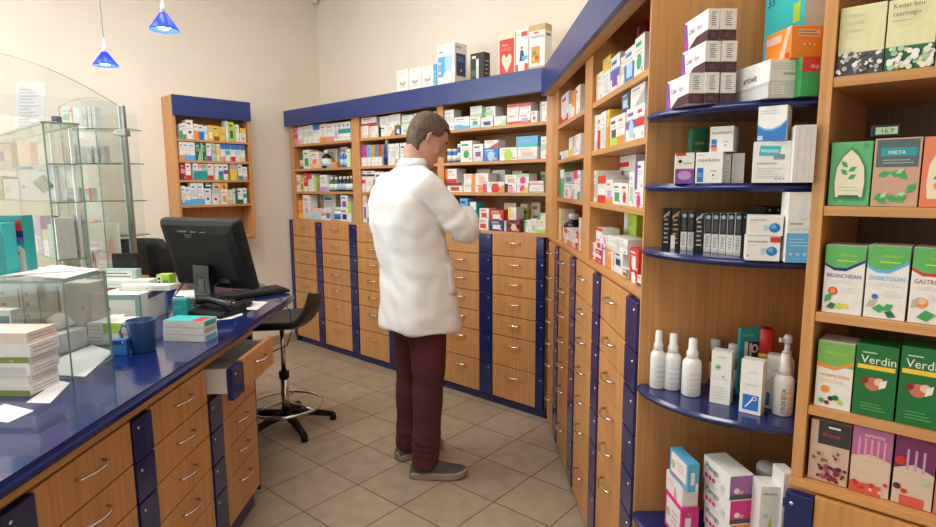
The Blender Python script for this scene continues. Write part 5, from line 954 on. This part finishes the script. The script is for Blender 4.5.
def seat_pt(i, j):   # i across, j front->back; bucket curling up at the back
    u = -1 + 2 * i / 12; t = j / 14; x = u * (.205 - .035 * max(0, t - .55) / .45)
    if t < .62: y = -.20 + .40 * t / .62 * .82; z = .03 * u * u * (.4 + t)
    else:
        k = (t - .62) / .38; y = .128 + .10 * math.sin(k * 1.4) - .03 * (u * u) * k ; z = .03 * u * u + .17 * k ** 1.3
    rr = 1 - .25 * max(0, (abs(t - .5) * 2) ** 6); return Vector((x * rr, y, z))
top = [[seat_pt(i, j) + Vector((0, 0, .045)) for i in range(13)] for j in range(15)]
bot = [[seat_pt(i, j) * 1.0 + Vector((0, .012 if j > 9 else 0, .0)) for i in range(13)] for j in range(15)]
V = [p for r_ in top for p in r_] + [p for r_ in bot for p in r_]; K = 195
Fs = []
for j in range(14):
    for i in range(12):
        a = j * 13 + i; Fs.append((a, a + 1, a + 14, a + 13)); Fs.append((K + a + 13, K + a + 14, K + a + 1, K + a))
rim = [i for i in range(13)] + [j * 13 + 12 for j in range(1, 15)] + [14 * 13 + i for i in range(11, -1, -1)] + [j * 13 for j in range(13, 0, -1)]
for a, b in zip(rim, rim[1:] + rim[:1]): Fs.append((b, a, K + a, K + b))
q.add(V, Fs, VINYL, True); o = q.build('seat', sroot, (0, 0, .615), math.radians(-48)); md = o.modifiers.new('s', 'SUBSURF'); md.levels = md.render_levels = 1
# black office chair beyond the counter
Pc = on_plane(146, 1.0, dist_point(3.55), RH); oroot = empty('office_chair', (Pc.x, Pc.y, 0), math.radians(222)); tag(oroot, 'black office chair back seen between showcase post and monitor', 'chair')
q = MB(); q.loft([[(x * w_, y + .05 * (x * x), z) for x, y in ((-1, 0), (-.5, -.02), (0, -.025), (.5, -.02), (1, 0), (1, .035), (0, .02), (-1, .035))] for w_, z in ((.14, .62), (.19, .72), (.20, .9), (.19, 1.05), (.14, 1.12))], BLACKP); q.build('backrest', oroot)
q = MB(); q.box(-.22, -.45, .44, .22, -.02, .51, VINYL, .02); q.build('seat', oroot)
for sx in (-1, 1):
    q = MB(); q.tube([(sx * .24, -.10, .5), (sx * .27, -.12, .60), (sx * .27, -.10, .69), (sx * .26, -.28, .69), (sx * .24, -.32, .5)], .014, BLACKP, 8); q.build('armrest', oroot)
q = MB(); q.tube([(0, -.22, .08), (0, -.22, .44)], .025, BLACKP, 10); q.tube([(0, -.1, .46), (0, .02, .50), (0, .03, .66)], .02, BLACKP, 8); q.build('column', oroot)
for i in range(5):
    a = 2 * math.pi * i / 5; q = MB(); q.tube([(0, -.22, .09), (.28 * math.cos(a), -.22 + .28 * math.sin(a), .06)], .018, BLACKP, 8); q.ball((.28 * math.cos(a), -.22 + .28 * math.sin(a), .026), .025, BLACKP); q.build('leg', oroot)
# pendant lamps
CONE = bpy.data.materials.new('blue_lamp_glass'); CONE.use_nodes = True; nt = CONE.node_tree; b = nt.nodes['Principled BSDF']; b.inputs['Base Color'].default_value = (.02, .05, .40, 1); b.inputs['Roughness'].default_value = .2
tl = nt.nodes.new('ShaderNodeBsdfTranslucent'); tl.inputs[0].default_value = (.10, .16, .9, 1); mxs = nt.nodes.new('ShaderNodeMixShader'); mxs.inputs[0].default_value = .55
nt.links.new(b.outputs[0], mxs.inputs[1]); nt.links.new(tl.outputs[0], mxs.inputs[2]); nt.links.new(mxs.outputs[0], nt.nodes['Material Output'].inputs[0])
BULB = mat('lit_bulb', (.9, .95, 1), .5, emit=(.80, .90, 1.0), es=14)
def pendant(u, v_rim, D, r, h, lab):
    P = CAM_C + CAM_F * D + CAM_R * ((u - CX) / FPX * D) - CAM_U * ((v_rim - CY) / FPX * D)
    root = empty('pendant_lamp', P); tag(root, lab, 'pendant lamp', 'pendant lamps over the counter')
    q = MB(); q.lathe([(.012, h), (.016, h - .002), (r, .004), (r, 0), (r - .004, 0), (.012, h - .012)], CONE, 32); q.build('shade', root, label='blue cone shade')
    q = MB(); q.ball((0, 0, .022), (r * .52, r * .52, .018), BULB, 16, 8); q.build('bulb', root)
    q = MB(); q.lathe([(.010, h - .004), (.011, h + .03), (.006, h + .036), (.005, h + .07), (.003, h + .075)], WHITEP, 14); q.build('socket', root)
    q = MB(); q.tube([(0, 0, h + .07), (0, 0, CH - P.z - .03)], .0022, mat('cord', (.45, .42, .38), .6), 6); q.build('cord', root)
    q = MB(); q.lathe([(.05, CH - P.z - .001), (.05, CH - P.z - .02), (.012, CH - P.z - .035)], WHITEP); q.build('ceiling_rose', root)
    l = bpy.data.lights.new('bulb_light', 'POINT'); l.energy = 6; l.shadow_soft_size = .03; l.color = (.9, .95, 1); lo = bpy.data.objects.new('bulb_light', l); COL.objects.link(lo); lo.location = P + Vector((0, 0, -.03))
pendant(105.8, 66, 3.2, .064, .075, 'blue cone pendant lamp, left and lower one of the two')
pendant(164.3, 30.5, 2.67, .064, .078, 'blue cone pendant lamp, right and higher one of the two')
# motion sensor in the wall corner
q = MB(); q.box(-.03, -.02, -.05, .03, .02, .05, WHITEP, .008); o = q.build('motion_sensor', None, (-.045, .325, 3.12), math.radians(-45)); tag(o, 'small white motion sensor high in the room corner', 'sensor')

# ================================================================= PHARMACIST
PX, PY = 2.579, -.913
PSI = math.radians(75)
RT = Vector((math.sin(PSI), -math.cos(PSI), 0)); FW = Vector((math.cos(PSI), math.sin(PSI), 0))
def pp(l, f, z): return RT * l + FW * f + Vector((0, 0, z))
SKIN = mat('skin', (.56, .30, .21), .5, amt=.10, scale=14)
COAT = mat('white_coat_cotton', (.83, .83, .84), .8, amt=.02, scale=12)
TROU = mat('burgundy_cotton', (.085, .016, .024), .8, amt=.22, scale=9, bump=.2)
HAIR = mat('brown_hair', (.105, .060, .036), .6, amt=.5, scale=60, stretch=(1, 1, .3), bump=.6)
SHOE = mat('grey_suede', (.085, .080, .072), .85, amt=.2, scale=40); SOLE = mat('beige_rubber', (.33, .27, .21), .7, amt=.1)
def ering(c, a, b, ax, ay, n=24, e=2.3):
    """super-ellipse ring around c"""
    out = []
    for k in range(n):
        t = 2 * math.pi * k / n; ct, s_ = math.cos(t), math.sin(t)
        out.append(c + ax * (a * math.copysign(abs(ct) ** (2 / e), ct)) + ay * (b * math.copysign(abs(s_) ** (2 / e), s_)))
    return out
def limb(q, pts, rs, m, n=16, flat=1.0):
    """smooth tapered tube through the joints"""
    P = [Vector(p) for p in pts]; out = []; R = []
    for i in range(len(P) - 1):
        p0 = P[max(i - 1, 0)]; p1 = P[i]; p2 = P[i + 1]; p3 = P[min(i + 2, len(P) - 1)]
        for k in range(6):
            t = k / 6; out.append(.5 * ((2 * p1) + (p2 - p0) * t + (2 * p0 - 5 * p1 + 4 * p2 - p3) * t * t + (3 * p1 - p0 - 3 * p2 + p3) * t ** 3)); R.append(rs[i] + (rs[i + 1] - rs[i]) * t)
    out.append(P[-1]); R.append(rs[-1]); q.tube(out, R, m, n)
def remeshed(q, voxel, smooth=4, fold=None):
    """closed shapes in q fused into one continuous surface; returns a mesh"""
    o = q.build('tmp'); 
    md = o.modifiers.new('r', 'REMESH'); md.mode = 'VOXEL'; md.voxel_size = voxel; md.use_smooth_shade = True
    if smooth: m2 = o.modifiers.new('s', 'SMOOTH'); m2.iterations = smooth; m2.factor = .5
    bpy.context.view_layer.update()
    me = bpy.data.meshes.new_from_object(o.evaluated_get(bpy.context.evaluated_depsgraph_get())); bpy.data.objects.remove(o)
    if fold:
        me.update(); nr = [v.normal.copy() for v in me.vertices]
        for v, n_ in zip(me.vertices, nr): v.co += n_ * fold(v.co)
    for p in me.polygons: p.use_smooth = True
    return me
def mobj(name, me, m, parent):
    me.materials.clear(); me.materials.append(m); o = bpy.data.objects.new(name, me); COL.objects.link(o); o.parent = parent; return o
# joints (local: origin on the floor under him)
rS, rE, rWr = pp(.185, -.055, 1.425), pp(.258, .120, 1.225), pp(.075, .245, 1.275)
lS, lE, lWr = pp(-.185, -.055, 1.425), pp(-.260, -.015, 1.165), pp(-.12, .215, 1.20)
rA, lA = pp(.103, -.030, .09), pp(-.130, .0, .09)
# --- body: head, neck, trunk, arms, hands, legs in one mesh
HEADC = pp(.015, .055, 1.652); hy = math.radians(56); hp = math.radians(30)
hf = Vector((math.cos(hy), math.sin(hy), 0)); hr = Vector((hf.y, -hf.x, 0))
HM = Matrix((hr, hf, Vector((0, 0, 1)))).transposed() @ Matrix.Rotation(-hp, 3, 'X')
def hd(x, y, z): return HEADC + HM @ Vector((x, y, z))
HP = [(-.122, .022, .030, .072), (-.112, .040, .000, .084), (-.095, .052, -.030, .090), (-.07, .060, -.058, .090), (-.04, .067, -.078, .089), (-.012, .071, -.088, .086), (.02, .074, -.094, .089), (.05, .074, -.095, .087), (.078, .068, -.088, .076), (.10, .054, -.068, .056), (.114, .036, -.046, .034), (.120, .015, -.02, .012)]
def head_rings(g=0.0, n=24):
    out = []
    for z, w, b, f in HP:
        ring = []
        for k in range(n):
            t = 2 * math.pi * k / n; ct, s_ = math.cos(t), math.sin(t)
            ring.append(hd((w + g) * math.copysign(abs(ct) ** .85, ct), (f + b) / 2 + ((f - b) / 2 + g) * math.copysign(abs(s_) ** .9, s_), z * (1 + g * 3)))
        out.append(ring)
    return out
q = MB(); q.loft(head_rings(), SKIN)
q.loft([[hd(x, y, z) for x, y in pts] for z, pts in ((-.040, [(-.015, .075), (.015, .075), (.016, .098), (.006, .112), (-.006, .112), (-.016, .098)]), (-.028, [(-.014, .075), (.014, .075), (.015, .100), (.005, .117), (-.005, .117), (-.015, .100)]), (0, [(-.010, .075), (.010, .075), (.009, .098), (.004, .105), (-.004, .105), (-.009, .098)]), (.028, [(-.008, .07), (.008, .07), (.007, .090), (.003, .093), (-.003, .093), (-.007, .090)]))], SKIN)
q.ball(hd(0, .080, -.062), (.020, .012, .008), SKIN); q.ball(hd(0, .079, -.074), (.018, .012, .007), SKIN); q.ball(hd(0, .072, -.108), (.022, .016, .014), SKIN)
for sx in (-1, 1):
    q.ball(hd(sx * .034, .076, .026), (.022, .012, .008), SKIN); q.ball(hd(sx * .045, .062, -.032), (.018, .018, .016), SKIN)
    q.tube([hd(sx * .070, .004, -.030), hd(sx * .080, -.004, -.012), hd(sx * .084, -.010, .010), hd(sx * .080, -.002, .024), hd(sx * .074, .008, .012), hd(sx * .072, .008, -.008)], [.008, .009, .009, .008, .006, .006], SKIN, 8)
q.tube([hd(0, -.030, -.055), pp(.005, .000, 1.545), pp(0, -.02, 1.48), pp(0, -.03, 1.42)], [.058, .060, .070, .09], SKIN, 16)
torso = [(.80, .165, .105, 0), (.95, .16, .10, -.01), (1.10, .155, .10, -.03), (1.25, .165, .105, -.05), (1.38, .165, .10, -.055), (1.45, .12, .07, -.045), (1.49, .06, .05, -.03)]
q.loft([ering(pp(0, f, z), a, b, RT, FW) for z, a, b, f in torso], SKIN)
for S_, E_, W_ in ((rS, rE, rWr), (lS, lE, lWr)): limb(q, [S_, E_, W_], [.05, .042, .029], SKIN, 12)
for s_, A_ in ((1, rA), (-1, lA)): limb(q, [pp(s_ * .085, 0, .86), (pp(s_ * .09, .01, .48) + A_ * .2 + Vector((0, 0, 0)) - Vector((A_.x, A_.y, 0)) * .0 - A_ * .2), A_], [.085, .058, .04], SKIN, 12)
bme = remeshed(q, .0055, 5)
def hand(W_, dirf, up, side):
    """palm and five bent fingers; side=+1 thumb towards +s"""
    d = dirf.normalized(); u = up.normalized(); s_ = d.cross(u).normalized() * side; q = MB()
    def h(a, b, c): return W_ + d * a + s_ * b + u * c
    q.loft([ering(h(a, b, 0), w_, t_, s_, u, 14) for a, b, w_, t_ in ((-.02, 0, .026, .020), (.01, 0, .030, .018), (.045, 0, .040, .015), (.085, 0, .041, .013), (.095, 0, .036, .010))], SKIN)
    for b, L1, sp in ((.030, .040, .1), (.010, .045, .03), (-.010, .042, -.03), (-.029, .033, -.1)):
        q.tube([h(.075, b, 0), h(.095 + .0, b + sp * .02, -.001), h(.095 + L1 * .9, b + sp * .05, -.014), h(.095 + L1 * 1.25, b + sp * .04, -.036), h(.095 + L1 * 1.1, b + sp * .02, -.056)], [.009, .0095, .0085, .0078, .0062], SKIN, 8)
    q.tube([h(.02, .025, -.004), h(.045, .045, -.014), h(.068, .052, -.030), h(.085, .045, -.046)], [.014, .012, .0105, .008], SKIN, 8)
    return remeshed(q, .0032, 2)
hr_me = hand(rWr + (rWr - rE).normalized() * .045, (rWr - rE), Vector((0, 0, 1)) + RT * .5, -1)
hl_me = hand(lWr + (lWr - lE).normalized() * .045, (lWr - lE), Vector((0, 0, 1)), 1)
bm = bmesh.new()
for me in (bme, hr_me, hl_me): bm.from_mesh(me)
me = bpy.data.meshes.new('person'); bm.to_mesh(me); bm.free(); me.materials.clear(); me.materials.append(SKIN)
for p_ in me.polygons: p_.use_smooth = True; p_.material_index = 0
person = bpy.data.objects.new('person', me); COL.objects.link(person); person.location = (PX, PY, 0)
tag(person, 'person in white coat and burgundy trousers standing with head bent over a box', 'person')
# eyes and brows
for sx in (-1, 1):
    q = MB(); q.ball(hd(sx * .032, .073, .008), .0115, mat('eye_white', (.42, .38, .35), .3)); q.ball(hd(sx * .032, .0815, .006), .0052, mat('iris', (.05, .07, .08), .1)); q.build('eye', person)
    q = MB(); q.tube([hd(sx * .014, .092, .026), hd(sx * .034, .090, .031), hd(sx * .052, .074, .026)], [.004, .005, .003], HAIR, 6); q.build('eyebrow', person)
# hair: cap on the skull down to the nape, short over the ears
g = .008; NR = 48; VV = []; 
hr_r = head_rings(g, NR); zs = [h_[0] for h_ in HP]
R = random.Random(3)
q = MB()
dense = []
for i in range(len(HP) - 1):
    for k in range(5):
        t = k / 5; dense.append((HP[i][0] * (1 - t) + HP[i + 1][0] * t, [hr_r[i][j].lerp(hr_r[i + 1][j], t) for j in range(NR)]))
dense.append((HP[-1][0], hr_r[-1]))
V = []; Fs = []
for z, ring in dense:
    for j, p in enumerate(ring): V.append(p + (p - HEADC).normalized() * (.004 * noise.noise(p * 55) + .002 * noise.noise(p * 160)))
def keep(i, j):
    t = 2 * math.pi * (j + .5) / NR; z = dense[i][0]; y = math.sin(t)      # y: 1 front, -1 nape
    lim = -.075 if y < -.45 else (-.075 + (y + .45) / .35 * .075 if y < -.10 else (.028 - .045 * max(0, (.35 - y)) if y < .38 else .03 + .042 * min(1, (y - .38) / .25)))
    return z > lim + .004 * math.sin(j * 1.7)
for i in range(len(dense) - 1):
    for j in range(NR):
        if keep(i, j): a, b = i * NR + j, i * NR + (j + 1) % NR; Fs.append((a, b, b + NR, a + NR))
q.add(V, Fs, HAIR, True); ho = q.build('hair', person); md = ho.modifiers.new('t', 'SOLIDIFY'); md.thickness = .010; md.offset = -.6
# --- coat
q = MB()
body = [(.742, .238, .178, .004), (.755, .240, .18, .004), (.86, .232, .168, .0), (1.0, .222, .155, -.005), (1.12, .214, .150, -.025), (1.25, .218, .150, -.055), (1.36, .215, .142, -.070), (1.42, .198, .122, -.070), (1.465, .165, .098, -.052), (1.50, .118, .080, -.036), (1.522, .078, .068, -.022), (1.533, .062, .058, -.012)]
q.loft([ering(pp(0, f, z), a, b, RT, FW, 32, 2.4) for z, a, b, f in body], COAT)
for S_, E_, W_ in ((rS, rE, rWr), (lS, lE, lWr)):
    inn = pp(0, -.05, 1.40); limb(q, [S_.lerp(inn, .35), S_, S_.lerp(E_, .5) + FW * .0, E_, E_.lerp(W_, .55), W_ + (W_ - E_).normalized() * .02], [.070, .074, .067, .061, .056, .047], COAT, 18)
def fold(c):
    z = c.z; l = c.dot(RT); f = c.dot(FW); d = 0
    k = max(0, min(1, (1.40 - z) / .5)); ang = math.atan2(f + .02, l)
    d += .007 * k * math.sin(ang * 5 + 1.5 * math.sin(z * 6)) + .006 * noise.noise(Vector((l * 6, f * 6, z * 3.0)))
    d += .008 * noise.noise(Vector((l * 14 + z * 8, f * 14, z * 12)))
    # creases round the bent elbow
    for E_ in (rE, lE):
        r_ = (c - E_).length
        if r_ < .16: d += .006 * (1 - r_ / .16) * math.sin(r_ * 150 + l * 20)
    return d
cme = remeshed(q, .0085, 6, fold); coat = mobj('white_coat', cme, COAT, person); coat['label'] = 'knee-length plain white coat'
q = MB()        # collar standing round the neck
for k0, (rr, z0) in enumerate(((.082, 1.548),)):
    rings = []
    for i in range(25):
        a = math.radians(-60 + 300 * i / 24) ; ca, sa = math.cos(a + math.pi), math.sin(a + math.pi)
        c0 = pp(.078 * math.cos(a - math.pi * .0 + math.pi * 1.0) , -.018 + .070 * math.sin(a + math.pi), 1.520); c1 = pp(.060 * ca, -.006 + .056 * sa, 1.552); c2 = pp(.068 * ca, -.010 + .064 * sa, 1.558); c3 = pp(.088 * ca, -.024 + .078 * sa, 1.512)
        rings.append([c0, c1, c2, c3])
    q.loft(rings, COAT)
q.build('collar', coat)
q = MB()        # back centre vent seam and the pocket on his right side
def coat_pt(l, z, off=.0):
    from mathutils.bvhtree import BVHTree
    return None
from mathutils.bvhtree import BVHTree
bvh = BVHTree.FromPolygons([v.co for v in cme.vertices], [tuple(p_.vertices) for p_ in cme.polygons])
def on_coat(origin, d, off=.0015):
    h_ = bvh.ray_cast(origin, d); return (h_[0] - d * off) if h_[0] else None
dirp = (-RT - FW * .25).normalized()
pk = []
for i in range(6):
    rowp = []
    for j in range(5):
        o_ = pp(.6, .02 + .12 * j / 4, .93 + .14 * i / 5 - .03 * j / 4) + FW * .12; p_ = on_coat(o_, dirp, .003)
        rowp.append(p_ if p_ else o_ - RT * .38)
    pk.append(rowp)
q.add([p_ for r_ in pk for p_ in r_], [(i * 5 + j, i * 5 + j + 1, i * 5 + j + 6, i * 5 + j + 5) for i in range(5) for j in range(4)], COAT, True)
po = q.build('pocket', coat); md = po.modifiers.new('t', 'SOLIDIFY'); md.thickness = .003; md.offset = 0
q = MB()
for i in range(5): pass
q.tube(pk[5], .0028, COAT, 6); q.build('pocket_hem', coat)
# --- trousers
q = MB()
q.loft([ering(pp(0, f, z), a, b, RT, FW, 28, 2.4) for z, a, b, f in ((.70, .170, .115, .0), (.78, .178, .125, .0), (.88, .175, .12, 0), (.98, .16, .11, -.01))], TROU)
for s_, A_ in ((1, rA), (-1, lA)):
    hip = pp(s_ * .092, 0, .84); kn = pp(s_ * .10, .012, .47); kn = Vector((kn.x * .6 + A_.x * .4, kn.y * .6 + A_.y * .4, .47))
    limb(q, [hip, hip.lerp(kn, .5), kn, kn.lerp(Vector((A_.x, A_.y, .07)), .5), Vector((A_.x, A_.y, .055))], [.100, .090, .076, .070, .069], TROU, 20)
def tfold(c):
    z = c.z; d = .006 * noise.noise(Vector((c.x * 9, c.y * 9, z * 7)))
    d += .0022 * math.sin(z * 60 + 16 * noise.noise(c * 6)) * max(0, 1 - abs(z - .16) / .16) + .0015 * math.sin(z * 45 + c.x * 20) * max(0, 1 - abs(z - .48) / .15)
    return d
mobj('trousers', remeshed(q, .0075, 5, tfold), TROU, person)
# --- shoes
def shoe(A_, yaw):
    d = Vector((math.cos(yaw), math.sin(yaw), 0)); s_ = Vector((d.y, -d.x, 0)); o0 = Vector((A_.x, A_.y, 0)) - d * .075
    def sp(a, b, z): return o0 + d * a + s_ * b + Vector((0, 0, z))
    prof = [(0, .022), (.015, .034), (.06, .038), (.12, .042), (.18, .050), (.225, .048), (.26, .036), (.28, .015)]
    q = MB(); out = [(a, w_) for a, w_ in prof] + [(a, -w_) for a, w_ in prof[::-1]]
    def sole(z, g, rise): return [sp(a + (g if a > .2 else (-g if a < .02 else 0)), w_ + math.copysign(g, w_), z + rise * max(0, (a - .19) / .09) ** 2 * .012) for a, w_ in out]
    q.loft([sole(.0015, -.004, 1), sole(.008, .002, 1), sole(.026, .003, 1), sole(.034, -.002, 1)], SOLE, True, True); so = None
    e = empty('shoe', (0, 0, 0)); e.parent = person; q.build('sole', e, label='thick beige sole')
    q = MB(); up = [(.004, .030, .064), (.03, .035, .070), (.075, .037, .072), (.11, .040, .082), (.135, .043, .078), (.17, .047, .068), (.21, .047, .058), (.245, .040, .049), (.268, .026, .040), (.278, .010, .034)]
    rings = []
    for a, w_, h_ in up:
        rings.append([sp(a, w_ * math.cos(t) * (1 if math.sin(t) < .5 else .96), .020 + max(0, (a - .2) * .10) + (h_ - .018) * max(0, math.sin(t)) ** .75) for t in [math.pi * k / 12 for k in range(13)]])
    q.loft(rings, SHOE); q.build('upper', e)
    q = MB(); q.loft([[sp(a, w_ * math.cos(t), .028 + .018 * math.sin(t)) for t in [math.pi * k / 8 for k in range(9)]] for a, w_ in ((-.003, .024), (.02, .0375), (.07, .040), (.11, .0425))], mat('light_grey_rubber', (.20, .18, .16), .7)); q.build('heel_panel', e)
    return e
shoe(rA, math.radians(42)); shoe(lA, math.radians(78))
# box held in his right hand
hc = Vector((PX, PY, 0)) + rWr + (rWr - rE).normalized() * .145 + Vector((0, 0, .0))
o = carton_mesh('medicine_box', .075, .025, .05, 'white', [('r', 0, 0, .4, 1, 'orange'), ('l', .45, .3, .9, .8, 3, 'grey'), ('T', 'r', 0, 0, .5, 1, 'orange')]).build('medicine_box', None, (hc.x - .01, hc.y - .005, hc.z - .035), math.radians(42)); tag(o, 'small white and orange box held in the hand of the person', 'medicine box')
